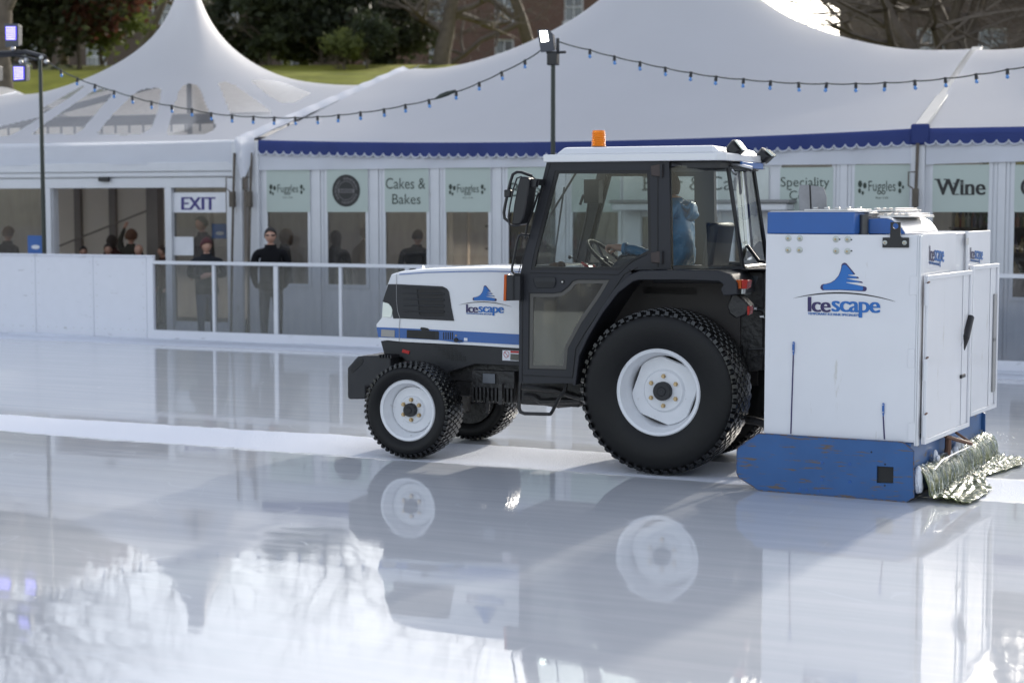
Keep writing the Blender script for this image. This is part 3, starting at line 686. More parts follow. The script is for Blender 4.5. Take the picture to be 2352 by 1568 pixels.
# ------------------------------------------------------------------ inside the marquee: bar counter, shelf
def thing_at(name, label, cat, a, b, z=FLOOR, grp=None):
    o = empty(name, FF.w(a, b, z), -FF.ang); return tag(o, label, cat, grp)
M_brown = mat('dark_brown_wood', (.055, .035, .025), .5, var=.3)
for px0, px1, lab in ((1030, 1262, 'dark bar counter seen through the windows left of the cab'), (2145, 2420, 'dark bar counter seen through the Wine window')):
    a0, a1 = FF.at(px0, 600, 3).x, FF.at(px1, 600, 3).x
    c = thing_at('bar_counter', lab, 'counter', a0, 3.0, FLOOR + .03)
    mb = MB(); mb.box((0, 0, 0), (a1 - a0, .6, 1.0)); obj('body', mb, M_brown, c, bevel=.01)
    mb = MB(); mb.box((-.05, -.08, 1.002), (a1 - a0 + .05, .65, 1.05)); obj('top', mb, mat('counter_top', (.4, .38, .36), .3), c, bevel=.01)
    s = thing_at('drinks_shelf', lab.replace('dark bar counter', 'tall dark drinks shelf behind the bar'), 'shelf', a0, 4.6, FLOOR + .03)
    mb = MB(); mb.box((0, .32, 0), (a1 - a0, .36, 2.5)); obj('back_panel', mb, M_brown, s)
    mb = MB()
    for z in (.9, 1.3, 1.7, 2.1): mb.box((0, 0, z), (a1 - a0, .318, z + .03))
    obj('shelf', mb, M_brown, s)
    rnd = random.Random(int(px0)); cols = [(.25, .05, .03), (.04, .12, .05), (.4, .3, .12), (.5, .48, .42), (.08, .05, .1)]
    for ci, cc_ in enumerate(cols):
        mb = MB()
        for k in range(14):
            a = rnd.uniform(.1, a1 - a0 - .1); z = rnd.choice((.93, 1.33, 1.73)); hh = rnd.uniform(.16, .28)
            mb.lathe([(z + .001, .001), (z + .001, .035), (z + hh * .6, .035), (z + hh * .75, .013), (z + hh, .013), (z + hh, .001)], (a, rnd.uniform(.08, .25), 0), 8, axis=2)
        b_ = obj('bottle', mb, mat('bottle%d' % ci, cc_, .2), s); b_['kind'] = 'stuff'
# ------------------------------------------------------------------ tractor (frame FT: a to the rear, b away from the camera)
TR = empty('tractor', fr=FT); tag(TR, 'white and blue compact tractor with dark cab standing on the wet ice', 'tractor')
def az(pts, b): return [(lambda q: (q.x, q.z))(FT.at(x, y, b)) for x, y in pts]
def plate(name, pts, b0, b1, m, parent=None, holes=(), bevel=0., **k):
    mb = MB(); mb.prism(az(pts, b0), b0, b1, [az(h, b0) for h in holes]); return obj(name, mb, m, parent or TR, bevel=bevel, **k)
def mirror_b(mb, c):  # mirror in b
    mb.v = [(a, 2 * c - b, z) for a, b, z in mb.v]; return mb
BC = .69       # centre line
def resample(pts, n):
    P = [Vector(p) for p in pts]; d = [0]
    for a, b in zip(P, P[1:]): d.append(d[-1] + (b - a).length)
    out = []
    for i in range(n):
        t = d[-1] * i / (n - 1); j = max(k for k in range(len(d)) if d[k] <= t + 1e-9); j = min(j, len(P) - 2)
        s = (t - d[j]) / max(1e-9, d[j + 1] - d[j]); out.append(P[j].lerp(P[j + 1], s))
    return out
# ---- wheels
def lug_ring(mb, Rr, w, b0, nl, h, rows):
    pr_s = .035 if Rr < .45 else .05
    """turf tread: staggered rounded blocks plus shoulder bars"""
    pw = w / rows
    for r in range(rows):
        for k in range(nl):
            ph = 2 * math.pi * (k + (.5 if r % 2 else 0)) / nl; bc = b0 + pw * (r + .5); da = math.pi / nl * .84; hb = pw * .60
            edge = (r in (0, rows - 1))
            drop = .012 * (abs(r - (rows - 1) / 2) / ((rows - 1) / 2)) ** 2
            vs = []
            for rr, s in ((Rr - .02 - drop, 1.06), (Rr + h - drop, .86)):
                for i in range(6):
                    t = (0, 1, 2, 3, 4, 5)[i]; x = (-.5, .5, 1, .5, -.5, -1)[t]; y = (-1, -1, 0, 1, 1, 0)[t]
                    a = ph + da * x * s; bb = bc + hb * y * s
                    vs.append((rr * math.sin(a), bb, rr * math.cos(a)))
            mb.add(vs, [(11, 10, 9, 8, 7, 6)] + [(i, (i + 1) % 6, 6 + (i + 1) % 6, 6 + i) for i in range(6)])
    for side in (0, 1):
        for k in range(nl * 1):
            ph = 2 * math.pi * (k + .25) / nl; da = math.pi / nl * .78
            vs = []
            for j, (bb, rr) in enumerate(((.006, Rr - pr_s), (.011, Rr - pr_s * .6), (.030, Rr + h - .018), (.055, Rr + h - .010))):
                for s in (-1, 1): a = ph + da * s; vs.append((rr * math.sin(a), (b0 + bb) if side == 0 else (b0 + w - bb), rr * math.cos(a)))
            for j, (bb, rr) in enumerate(((.03, Rr - pr_s - .01), (.03, Rr - .04), (.05, Rr - .03), (.06, Rr - .02))):
                for s in (-1, 1): a = ph + da * s; vs.append((rr * math.sin(a), (b0 + bb) if side == 0 else (b0 + w - bb), rr * math.cos(a)))
            fs = [(0, 1, 3, 2), (2, 3, 5, 4), (4, 5, 7, 6)]
            for j in range(3): fs += [(2 * j, 2 * j + 2, 8 + 2 * j + 2, 8 + 2 * j), (2 * j + 1, 2 * j + 3, 8 + 2 * j + 3, 8 + 2 * j + 1)]
            fs += [(0, 1, 9, 8)]
            mb.add(vs, fs)
def wheel(name_lab, a, z, b0, w, Rr, rr, nl, rows, bolts, hubr, br, cut, flip=False):
    W_ = empty('wheel', (a, b0, z), parent=TR)
    h = .006; R0 = Rr - h
    def put(n, mb, m, bev=0, par=None, ang=35):
        if flip: mb.v = [(x, w - y, q) for x, y, q in mb.v]
        return obj(n, mb, m, par or W_, bevel=bev, ang=ang)
    mb = MB(); sw = R0 - rr
    mb.lathe([(.055, rr - .012), (.035, rr + .012), (.012, rr + sw * .22), (.0, rr + sw * .5), (.004, rr + sw * .72), (.022, R0 - .03), (.05, R0 - .012), (.09, R0 - .003), (w / 2, R0), (w - .09, R0 - .003), (w - .05, R0 - .012),
              (w - .022, R0 - .03), (w - .004, rr + sw * .72), (w, rr + sw * .5), (w - .012, rr + sw * .22), (w - .035, rr + .012), (w - .055, rr - .012)], (0, 0, 0), 96)
    t = put('tyre', mb, M_tyre, ang=60)
    mb = MB(); lug_ring(mb, R0, w - .02, .01, nl, h, rows); mb2 = put('tread', mb, M_tread, par=W_, ang=20); mb2.parent = t
    mb = MB(); d = .17 if rr > .26 else .12
    mb.lathe([(.035, rr - .014), (.028, rr + .004), (.036, rr + .012), (.042, rr + .004), (.046, rr - .008), (.058, rr - .018), (.075, rr - .02), (.088, rr - .034), (.13, rr - .04), (d + .03, rr - .052), (w - .04, rr - .045), (w - .03, rr)], (0, 0, 0), 72)
    put('rim', mb, M_rim, ang=50)
    # dished centre plate with flats
    mb = MB(); n = 72; rim = []
    ro = rr - .047
    for i in range(n):
        th = 2 * math.pi * i / n + .2; x, y = math.cos(th), math.sin(th); r = ro
        if cut:
            r4 = ro * cut / max(abs(math.cos(th + .35)), abs(math.sin(th + .35))); r = min(r, r4)
        rim.append((r * x, r * y))
    rings = [(1., d + .02, rim), (.97, d + .004, rim), (.62, d - .0, [(ro * math.cos(2 * math.pi * i / n + .2), ro * math.sin(2 * math.pi * i / n + .2)) for i in range(n)]),
             (.56, d - .018, [(ro * math.cos(2 * math.pi * i / n + .2), ro * math.sin(2 * math.pi * i / n + .2)) for i in range(n)])]
    vs = []
    for s, dd, q in rings: vs += [(x * s, dd, y * s) for x, y in q]
    vs.append((0, rings[-1][1], 0)); fs = []
    for k in range(3):
        for i in range(n): fs.append((k * n + i, k * n + (i + 1) % n, (k + 1) * n + (i + 1) % n, (k + 1) * n + i))
    for i in range(n): fs.append((3 * n + i, 3 * n + (i + 1) % n, 4 * n))
    mb.add(vs, fs); c = put('centre_plate', mb, M_rim, ang=28)
    mb = MB(); d2 = rings[-1][1]; mb.lathe([(d2 - .0, hubr), (d2 - .035, hubr), (d2 - .045, hubr * .93), (d2 - .045, hubr * .5), (d2 - .052, hubr * .42), (d2 - .052, .001)], (0, 0, 0), 32); put('hub_cap', mb, M_dark, ang=30)
    if flip:
        mb = MB(); mb.lathe([(w - .035, .001), (w - .030, rr * .5), (w - .018, rr + .004), (w - .05, rr + .004)], (0, 0, 0), 40); put('dark_inner_disc', mb, M_under)  # dark disc added to cover the pale inner side of the far rim
    for i in range(bolts):
        mb = MB()
        th = 2 * math.pi * i / bolts + .52; x, y = br * math.cos(th), br * math.sin(th)
        mb.lathe([(d2 - .001, .001), (d2 - .001, .017), (d2 - .006, .017), (d2 - .006, .012), (d2 - .022, .012), (d2 - .022, .001)], (x, 0, y), 6); put('wheel_nut', mb, M_brass, ang=30)
    return W_
qr = FT.at(1511, 904, .03); qf = FT.at(935, 946, .03)
R_r = FT.at(1511, 905, 0).z - .0; R_f = qf.z
print('radii', qr.z, qf.z, 'wheelbase', qr.x - qf.x)
RR = qr.z + .008; RF = qf.z + .010
rimr = (FT.at(1511, 803, .03).z - qr.z) - .012; rimf = (FT.at(935, 875, .03).z - qf.z) - .012; print('rims', rimr, rimf)
wheel('', qr.x, RR, 0, .40, RR, rimr, 52, 8, 6, .066, .104, .90)
wheel('', qr.x, RR, 2 * BC - .40, .40, RR, rimr, 52, 8, 6, .066, .104, .90, flip=True)
wheel('', qf.x, RF, 0, .28, RF, rimf, 50, 6, 6, .05, .075, None)
wheel('', qf.x, RF, 2 * BC - .28, .28, RF, rimf, 50, 6, 6, .05, .075, None, flip=True)

# ---- bonnet
HBn, HBf = .42, .96
prof = ch([(22, 858), (95, 770), (110, 545), (180, 300), (225, 182), (330, 156), (700, 128), (1200, 112), (1600, 106), (2150, 118), (2150, 1192), (2000, 1192), (1340, 1150), (560, 1112), (335, 1100), (60, 1068), (22, 900)])
def bonnet():
    """side outline lofted over the width: shoulders roll in at the top"""
    P = az(prof, HBn); n = len(P); zt_ = max(z for a, z in P)
    secs = [(0, 0.0), (.03, .012), (.10, .02), (.27, .028)]
    vs = []; cols = []
    bs = [HBn, HBn + .012, HBn + .05, HBn + .13, BC, HBf - .13, HBf - .05, HBf - .012, HBf]; rs = [-.028, -.010, .004, .012, .018, .012, .004, -.010, -.028]
    for b, r in zip(bs, rs):
        for a, z in P:
            top = max(0, (z - (zt_ - .12)) / .12); vs.append((a, b, z + (r - rs[0]) * top * .8 if b != HBn else z))
    fs = []
    for k in range(len(bs) - 1):
        for i in range(n): fs.append((k * n + i, k * n + (i + 1) % n, (k + 1) * n + (i + 1) % n, (k + 1) * n + i))
    tri = geometry.tessellate_polygon([[Vector((a, z, 0)) for a, z in P]])
    fs += [tuple(t) for t in tri] + [tuple(i + (len(bs) - 1) * n for i in t) for t in tri]
    mb = MB(); mb.add(vs, fs); return obj('bonnet', mb, M_hood, TR, bevel=.006, ang=30)
BN = bonnet()
def hp(name, pts, d0, d1, m, parent=None, bevel=0., holes=()):  # panel on the near bonnet side, standing d proud
    return plate(name, ch(pts), HBn - d1, HBn - d0, m, parent, [ch(h) for h in holes], bevel)
slot = [(585, 375), (890, 375), (930, 395), (945, 440), (975, 720), (960, 750), (650, 745), (615, 715), (595, 480)]
sp_ = hp('side_grille', [(185, 302), (310, 302), (940, 333), (1000, 365), (1030, 410), (1062, 620), (1100, 812), (350, 778), (255, 780), (240, 700), (235, 640), (195, 575), (105, 545)], .001, .006, M_dark, bevel=.003, holes=[slot])
hp('grille_recess', slot, .0005, .0015, M_black, sp_)
mb = MB()
for y in (350, 430, 512, 596, 678):
    q = [FT.at(*ch([(x, yy)])[0], HBn) for x, yy in ((400, y - 4), (975, y + 8))]
    mb.obox((q[0] + q[1]) / 2 - Vector((0, .006, 0)), (q[1] - q[0]) / 2, (0, .005, 0), (0, 0, .006))
obj('louvre', mb, M_dark, sp_, bevel=.003)
hp('headlamp', [(112, 552), (175, 566), (222, 610), (240, 660), (235, 730), (220, 765), (95, 762)], .002, .009, M_lens, bevel=.004)
hp('seam', [(296, 165), (301, 165), (301, 520), (318, 680), (352, 778), (340, 880), (340, 1100), (334, 1100), (334, 880), (345, 778), (312, 680), (296, 520)], .006, .0075, M_steel if 0 else mat('seam_grey', (.3, .3, .3), .5))
st = hp('blue_stripe', [(22, 900), (335, 912), (880, 938), (2006, 1000), (2006, 1146), (1250, 1105), (1180, 1118), (1100, 1108), (900, 1082), (335, 1052), (45, 1040)], .001, .005, M_blue)
hp('marker_lamp', [(85, 930), (275, 942), (273, 1042), (82, 1032)], .005, .010, mat('grey_lens', (.28, .27, .26), .15, coat=.7), st, .002)
hp('recess', [(442, 938), (880, 955), (892, 970), (890, 1068), (860, 1075), (442, 1050)], .005, .007, M_dark, st)
hp('opening', [(445, 940), (830, 958), (836, 1068), (445, 1048)], .0072, .0082, M_black, st)
mb = MB(); 
for k, x in enumerate((950, 982, 1013, 1044, 1073)):
    p = az(ch([(x, 968 + k), (x + 12, 968 + k), (x + 12, 1072 + k), (x, 1070 + k)]), HBn - .007); mb.prism(p, HBn - .0075, HBn - .005)
obj('vent_slot', mb, M_black, st)
mb = MB(); q = FT.at(*ch([(1132, 1078)])[0], HBn - .005); mb.lathe([(0, .018), (-.012, .016), (-.012, .001)], q, 16); mb.obox(q + Vector((.035, -.009, -.004)), (.02, 0, -.001), (0, .003, 0), (0, 0, .004)); obj('latch', mb, M_dark, st)
mb = MB(); q = FT.at(*ch([(1132, 1015)])[0], HBn - .005); mb.lathe([(0, .007), (-.004, .006), (-.004, .001)], q, 12); obj('key_lock', mb, M_brass, st)
hp('small_label', [(1240, 1050), (1287, 1050), (1287, 1092), (1240, 1092)], .005, .0062, M_paper, st)
mb = MB(); q = [FT.at(*ch([p])[0], BC - .12) for p in ((560, 112), (610, 100), (680, 75))]; mb.tube([q[0], q[1], q[2]], [.006, .022, .02], 8); obj('bonnet_ornament', mb, mat('chrome', (.8, .8, .85), .08, metal=1.), BN)
mb = MB()
q0 = [FT.at(*p, HBn - .006) for p in ch([(340, 165), (700, 139), (1200, 126), (1600, 121), (2040, 131)])]; mb.tube(q0, .0035, 5); obj('pinstripe', mb, M_blue, BN)
# soot stain over the opening is the exhaust mark of the machine
hp('exhaust_soot', [(640, 900), (690, 905), (735, 915), (760, 935), (750, 948), (650, 948), (630, 925)], .0055, .0062, M_black, st)
# side plate under the bonnet
pl = plate('engine_side_panel', ch([(78, 1092), (340, 1104), (2020, 1192), (2020, 1440), (1400, 1412), (1100, 1500), (900, 1560), (600, 1500), (375, 1320), (130, 1285)]), HBn + .01, HBf - .01, M_dark, bevel=.004)
mb = MB()
for r in range(8):
    for k in range(5):
        x = 820 + k * 56 + r * 30 + (28 if r % 2 else 0); y = 1158 + r * 27 + k * 3
        if x > 1230: continue
        mb.prism(az(ch([(x, y), (x + 40, y + 2), (x + 40, y + 14), (x, y + 12)]), HBn + .009), HBn + .007, HBn + .0095)
obj('perforation', mb, M_black, pl)
lb = plate('warning_label', ch([(1778, 1220), (2004, 1230), (2004, 1372), (1774, 1362)]), HBn + .007, HBn + .0095, M_paper, pl)
plate('label_red', ch([(1888, 1228), (2004, 1234), (2004, 1262), (1888, 1257)]), HBn + .0055, HBn + .007, M_redp, lb)
plate('label_print', ch([(1888, 1270), (2004, 1276), (2004, 1364), (1885, 1358)]), HBn + .0055, HBn + .007, mat('label_grey', (.12, .12, .1), .6), lb)
mb = MB(); q = FT.at(*ch([(1832, 1277)])[0], HBn + .006); 
mb.tube([q + Vector((.021 * math.cos(t), 0, .024 * math.sin(t))) for t in [k * .4 for k in range(16)]], .002, 4, closed=True); mb.tube([q + Vector((-.015, 0, .017)), q + Vector((.015, 0, -.017))], .002, 4); obj('label_ring', mb, M_redp, lb)
mb = MB(); q = FT.at(*ch([(430, 1240)])[0], HBn + .005); mb.obox(q, (.03, 0, -.006), (0, .004, 0), (.004, 0, .012)); obj('bonnet_catch', mb, M_redp, pl)
# ---- front weight
mb = MB(); mb.prism(az(c1([(140, 895), (203, 824), (240, 820), (390, 818), (410, 830), (415, 1000), (255, 1010), (255, 1090), (152, 1092), (140, 1080)]), .32), .32, 1.06); fw = obj('front_weight', mb, M_dark, TR, bevel=.012)
plate('grip_slot', c1([(162, 905), (172, 880), (205, 850), (232, 838), (240, 848), (232, 872), (175, 925), (163, 925)]), .316, .3195, M_black, fw)
mb = MB()
for k in range(5): mb.box((FT.at(*c1([(335 + k * 18, 822)])[0], .3).x, .30, .72), (FT.at(*c1([(343 + k * 18, 822)])[0], .3).x, 1.08, FT.at(*c1([(340, 818)])[0], .32).z + .008))
obj('weight_rib', mb, M_dark, fw)
# ---- chassis
mb = MB()
zc = lambda y: FT.at(1150, y, .5).z
xa = lambda x: FT.at(x, 880, .5).x
mb.box((xa(1030), .50, zc(880)), (xa(1330), .88, zc(790))); mb.box((xa(905), .52, zc(915)), (xa(1080), .86, zc(830)))
mb.box((xa(1200), .46, zc(925)), (xa(1335), .96, zc(868)))
mb.box((xa(1310), .42, zc(905)), (xa(1500), .96, zc(800)))
mb.tube([(qf.x, .26, RF), (qf.x, 1.12, RF)], .07, 10); mb.box((qf.x - .09, .5, RF - .1), (qf.x + .12, .9, RF + .16))
mb.tube([(qr.x, .3, RR), (qr.x, 1.1, RR)], .13, 14)
mb.lathe([(.40, .001), (.40, .16), (.46, .18), (.92, .18), (.98, .16), (.98, .001)], (qr.x, 0, RR), 20)
mb.lathe([(.26, .001), (.26, .09), (.32, .11), (.36, .001)], (qf.x, 0, RF), 16)
obj('chassis', mb, M_under, TR, bevel=.012)
mb = MB()
for k in range(11):
    x = xa(1095) + k * .032; mb.box((x, .40, zc(922)), (x + .018, .49, zc(888)))
mb.box((xa(1093), .43, zc(918)), (xa(1190), .52, zc(850))); obj('transmission_fins', mb, M_under, TR, bevel=.003)
plate('plate_cover', b7([(195, 1068), (312, 1074), (315, 1168), (192, 1162)]), .415, .42, mat('alu_plate', (.12, .13, .15), .35, metal=.4), bevel=.003)
mb = MB(); mb.tube([FT.at(*p, .42) for p in b7([(245, 1300), (243, 1400), (240, 1450)])], [.02, .016, .012], 8)
mb.tube([FT.at(*p, .46) for p in b7([(600, 1290), (640, 1285), (700, 1300), (760, 1340), (1140, 1330)])], .028, 8); mb.tube([FT.at(*p, .40) for p in b7([(560, 1200), (700, 1210), (900, 1230), (1080, 1290), (1160, 1310)])], .022, 8)
mb.tube([FT.at(*p, .5) for p in b7([(700, 1200), (720, 1330), (930, 1365), (1030, 1355), (1140, 1330)])], .03, 8)
obj('underside_pipe', mb, M_under, TR)
mb = MB(); mb.tube([FT.at(*p, .14) for p in b7([(556, 1150), (548, 1250), (545, 1400), (560, 1440), (600, 1455), (800, 1460), (845, 1462)])], .013, 6)
mb.tube([FT.at(*p, .30) for p in b7([(845, 1466), (870, 1430), (920, 1330), (985, 1230), (1000, 1160)])], .013, 6)
mb.tube([FT.at(*b7([(845, 1462)])[0], .14), FT.at(*b7([(845, 1466)])[0], .30)], .010, 6); mb.box((xa(1192), .12, zc(945) + .1), (xa(1200), .16, zc(868)))
obj('cab_step', mb, M_under, TR)

# ---- cab
CB0, CB1 = .13, 1.25
cabo = [(1256, 371), (1537, 371), (1541, 618), (1462, 620), (1442, 634), (1412, 668), (1378, 716), (1350, 768), (1330, 815), (1324, 880), (1192, 880), (1192, 700), (1193, 640), (1200, 604)]
hw = c2([(385, 318), (1045, 318), (1055, 885), (960, 938), (880, 985), (840, 1012), (215, 1010), (240, 880)])
hl = b7([(640, 290), (870, 292), (950, 280), (1010, 235), (1060, 175), (1110, 160), (1430, 160), (1330, 330), (1150, 590), (1070, 740), (1022, 830), (1005, 1040), (632, 1030)])
def inset(poly, d):
    c = Vector((sum(p[0] for p in poly) / len(poly), sum(p[1] for p in poly) / len(poly))); n = len(poly); out = []
    ar = sum(poly[i][0] * poly[(i + 1) % n][1] - poly[(i + 1) % n][0] * poly[i][1] for i in range(n)); s = 1 if ar > 0 else -1
    for i in range(n):
        p0, p1, p2 = Vector(poly[i - 1]), Vector(poly[i]), Vector(poly[(i + 1) % n]); e1 = (p1 - p0).normalized(); e2 = (p2 - p1).normalized()
        n1 = Vector((-e1.y, e1.x)) * s; n2 = Vector((-e2.y, e2.x)) * s; m_ = (n1 + n2); m_ = m_ / max(.3, m_.dot(n1) ); out.append(tuple(p1 + m_ * d))
    return out
def cabside(near=True):
    sgn = (lambda mb: mb) if near else (lambda mb: mirror_b(mb, (CB0 + CB1) / 2))
    mb = MB(); mb.prism(az(cabo, CB0), CB0, CB0 + .06, [az(hw, CB0), az(hl, CB0)]); o = obj('cab_side', sgn(mb), M_frame, TR, bevel=.006)
    mb = MB(); mb.prism(az(hw, CB0), CB0 + .004, CB0 + .03, [az(inset(hw, 7), CB0)]); obj('window_seal', sgn(mb), M_black, o)
    mb = MB(); mb.prism(az(inset(hw, 5), CB0), CB0 + .012, CB0 + .017); obj('window_pane', sgn(mb), M_cabglass, o)
    mb = MB(); mb.prism(az(hl, CB0), CB0 + .004, CB0 + .02, [az(inset(hl, 2.2), CB0)]); obj('lower_seal', sgn(mb), M_black, o)
    mb = MB(); mb.prism(az(inset(hl, 2.4), CB0), CB0 + .006, CB0 + .014, [az(inset(hl, 10), CB0)]); obj('lower_frame', sgn(mb), mat('pane_border', (.09, .085, .075), .5), o)
    mb = MB(); mb.prism(az(inset(hl, 8.5), CB0), CB0 + .010, CB0 + .013); obj('lower_pane', sgn(mb), M_frost, o)
    return o
cs1 = cabside(True); cabside(False)
# door leaf outline, groove lines
def groove(pts, r=.0035, b=CB0 - .001, m=M_black, closed=False, par=None):
    mb = MB(); mb.tube([FT.at(x, y, b) for x, y in pts], r, 5, closed=closed); return obj('door_gap', mb, m, par or cs1)
groove(c2([(1100, 275), (1100, 990)])); groove(c2([(350, 272), (130, 1030)]) + b7([(580, 110), (575, 1150)]))
groove(b7([(580, 1085), (1060, 1110), (1090, 830), (1170, 690), (1330, 450), (1470, 240), (1560, 110), (1690, 45)]), .004)
groove(b7([(650, 100), (1500, 118), (1560, 60), (1640, -20), (1780, -80)]), .003)
mb = MB(); p = az(b7([(692, 142), (898, 142), (905, 180), (885, 243), (710, 240), (690, 180)]), CB0); mb.prism(p, CB0 - .012, CB0 - .001); dh = obj('door_handle', mb, M_dark, TR, bevel=.008)
plate('handle_slot', b7([(700, 185), (896, 190), (880, 236), (715, 232)]), CB0 - .014, CB0 - .0125, M_black, dh)
mb = MB(); q = FT.at(*b7([(966, 186)])[0], CB0); mb.lathe([(-.001, .016), (-.006, .015), (-.006, .001)], q, 16); obj('door_lock', mb, M_blk, TR); mb = MB(); mb.lathe([(-.0065, .006), (-.008, .006), (-.008, .001)], q, 12); obj('key_barrel', mb, M_steel, TR)
for y0, y1 in ((275, 362), (880, 965)):
    x0 = 1062
    mb = MB(); mb.prism(az(c2([(x0 - 8, y0 + 12), (x0 + 40, y0), (x0 + 75, y0), (x0 + 78, y1), (x0 - 4, y1 - 8)]), CB0), CB0 - .014, CB0 - .001); h_ = obj('door_hinge', mb, mat('hinge_brown', (.05, .035, .032), .5, var=.3), TR, bevel=.003)
    mb = MB(); q = FT.at(*c2([(x0 + 62, (y0 + y1) / 2)])[0], CB0 - .016); mb.tube([q - Vector((0, 0, .045)), q + Vector((0, 0, .045))], .010, 8); obj('hinge_pin', mb, M_dark, h_)
# front pillars' outer strip (wraps to the windscreen)
for b0, b1 in ((CB0 - .0, CB0 + .055), (CB1 - .055, CB1)):
    pass
mb = MB(); pa = FT.at(1258, 373, CB0); pb_ = FT.at(1196, 640, CB0)
for z_, nm in ((0, 'wind'),):
    # windscreen frame + pane spanning the width
    top0 = Vector((pa.x - .005, CB0 + .05, pa.z - .01)); bot0 = Vector((pb_.x - .004, CB0 + .05, pb_.z + .02))
    wd = Vector((0, CB1 - CB0 - .1, 0))
    mb.obox((top0 + top0 + wd) / 2, (.02, 0, 0), wd / 2, (0, 0, .035)); mb.obox((bot0 + bot0 + wd) / 2, (.02, 0, 0), wd / 2, (0, 0, .03))
    obj('windscreen_frame', mb, M_frame, TR, bevel=.004)
    mb = MB(); mb.add([top0, top0 + wd, bot0 + wd, bot0], [(0, 1, 2, 3)]); obj('windscreen', mb, M_cabglass, TR)
mb = MB(); t_ = .5; k0 = bot0.lerp(top0, .02) + wd * .62; mb.tube([k0 + Vector((-.03, 0, 0)), bot0.lerp(top0, .80) + wd * .45 + Vector((-.03, 0, 0))], .007, 5); mb.tube([bot0.lerp(top0, .45) + wd * .25 + Vector((-.035, 0, 0)), bot0.lerp(top0, .98) + wd * .66 + Vector((-.035, 0, 0))], .009, 5); obj('wiper', mb, M_blk, TR)
# rear quarter glass: from the door pillar in to the narrow tail
pt0, pt1 = FT.at(1541, 380, CB0), FT.at(1672, 384, .36); pb0, pb1 = FT.at(1545, 616, CB0), FT.at(1706, 616, .36)
FARB = CB0 + CB1
def bm_(p): return Vector((p.x, FARB - p.y, p.z))
for mir in (False, True):
    f_ = bm_ if mir else (lambda p: p)
    mb = MB()
    for p, q, r in ((pt0, pt1, .018), (pb0, pb1, .020), (pt1, pb1, .017)): mb.tube([f_(p), f_(q)], r, 6)
    o = obj('rear_quarter_frame', mb, M_blk, TR)
    mb = MB(); n = 8; vs = []
    for i in range(n + 1):
        t = i / n; bow = Vector((.0, -.05 * math.sin(math.pi * t) ** 1, 0)); vs += [f_(pt0.lerp(pt1, t) + bow), f_(pb0.lerp(pb1, t) + bow)]
    mb.add(vs, [(2 * i, 2 * i + 1, 2 * i + 3, 2 * i + 2) for i in range(n)]); obj('quarter_pane', mb, M_cabglass, o)
mb = MB(); mb.tube([pt1, bm_(pt1)], .02, 6); mb.tube([pb1, bm_(pb1)], .022, 6); o = obj('rear_window_frame', mb, M_blk, TR)
mb = MB(); mb.add([pt1, bm_(pt1), bm_(pb1), pb1], [(0, 1, 2, 3)]); obj('rear_pane', mb, M_cabglass, o)
mb = MB(); g0 = pb1 + Vector((.03, .12, .02)); mb.tube([FT.at(*p, .55) for p in bb2([(1375, 1355), (1520, 1548), (1610, 1565)])], .013, 7); obj('rear_grab_rail', mb, M_blk, TR)
# plan-shaped slabs: roof, belt, floor
def slab(name, plan, z0, z1, m, bevel=.01, inset_top=0., par=None):
    mb = MB(); n = len(plan); cx = sum(p[0] for p in plan) / n; cy = sum(p[1] for p in plan) / n; vs = [(a, b, z0) for a, b in plan]
    it = inset([(a, b) for a, b in plan], inset_top) if inset_top else plan
    vs += [(a, b, z1) for a, b in it]; mb.add(vs, [tuple(range(n)), tuple(range(n, 2 * n))[::-1]] + [(i, (i + 1) % n, n + (i + 1) % n, n + i) for i in range(n)])
    return obj(name, mb, m, par or TR, bevel=bevel, ang=30)
rz0, rz1 = FT.at(1400, 372, CB0 - .03).z, FT.at(1400, 353.5, CB0 - .03).z; rt = FT.at(1400, 337, CB0 + .05).z
ra0 = FT.at(1247, 362, CB0 - .03).x; ra1 = FT.at(1664, 362, CB0 - .03).x; ra2 = FT.at(1700, 378, .42).x
q1 = (ra2, .40); q2 = (ra2 + .005, FARB - .40)
plan = [(ra0, CB0 - .03), (ra1 - .06, CB0 - .03), (ra1, CB0 + .03), q1, q2, (ra1, FARB - CB0 - .03), (ra1 - .06, FARB - CB0 + .03), (ra0, FARB - CB0 + .03)]
slab('roof', plan, rz0 + .002, rz1, M_hood, .008)
ra0b = FT.at(1284, 345, CB0 + .05).x
plan2 = [(ra0b - .02, CB0 + .02), (ra1 - .10, CB0 + .02), (ra1 - .06, CB0 + .06), (ra2 - .09, .44), (ra2 - .09, FARB - .44), (ra1 - .06, FARB - CB0 - .06), (ra1 - .10, FARB - CB0 - .02), (ra0b - .02, FARB - CB0 - .02)]
slab('roof_dome', plan2, rz1 + .001, rt, M_hood, .018, .05)
plan3 = [(a, b) for a, b in inset(plan, .06)]
slab('headliner', plan3, rz0 - .05, rz0 - .001, mat('headliner', (.05, .05, .05), .8), .01)
mb = MB(); zb0, zb1 = FT.at(1710, 384, .42).z, FT.at(1710, 371, .42).z; mb.box((ra2 + .002, .41, zb0 - .004), (ra2 + .018, FARB - .41, zb1)); obj('roof_rear_panel', mb, M_blue, TR, bevel=.004)
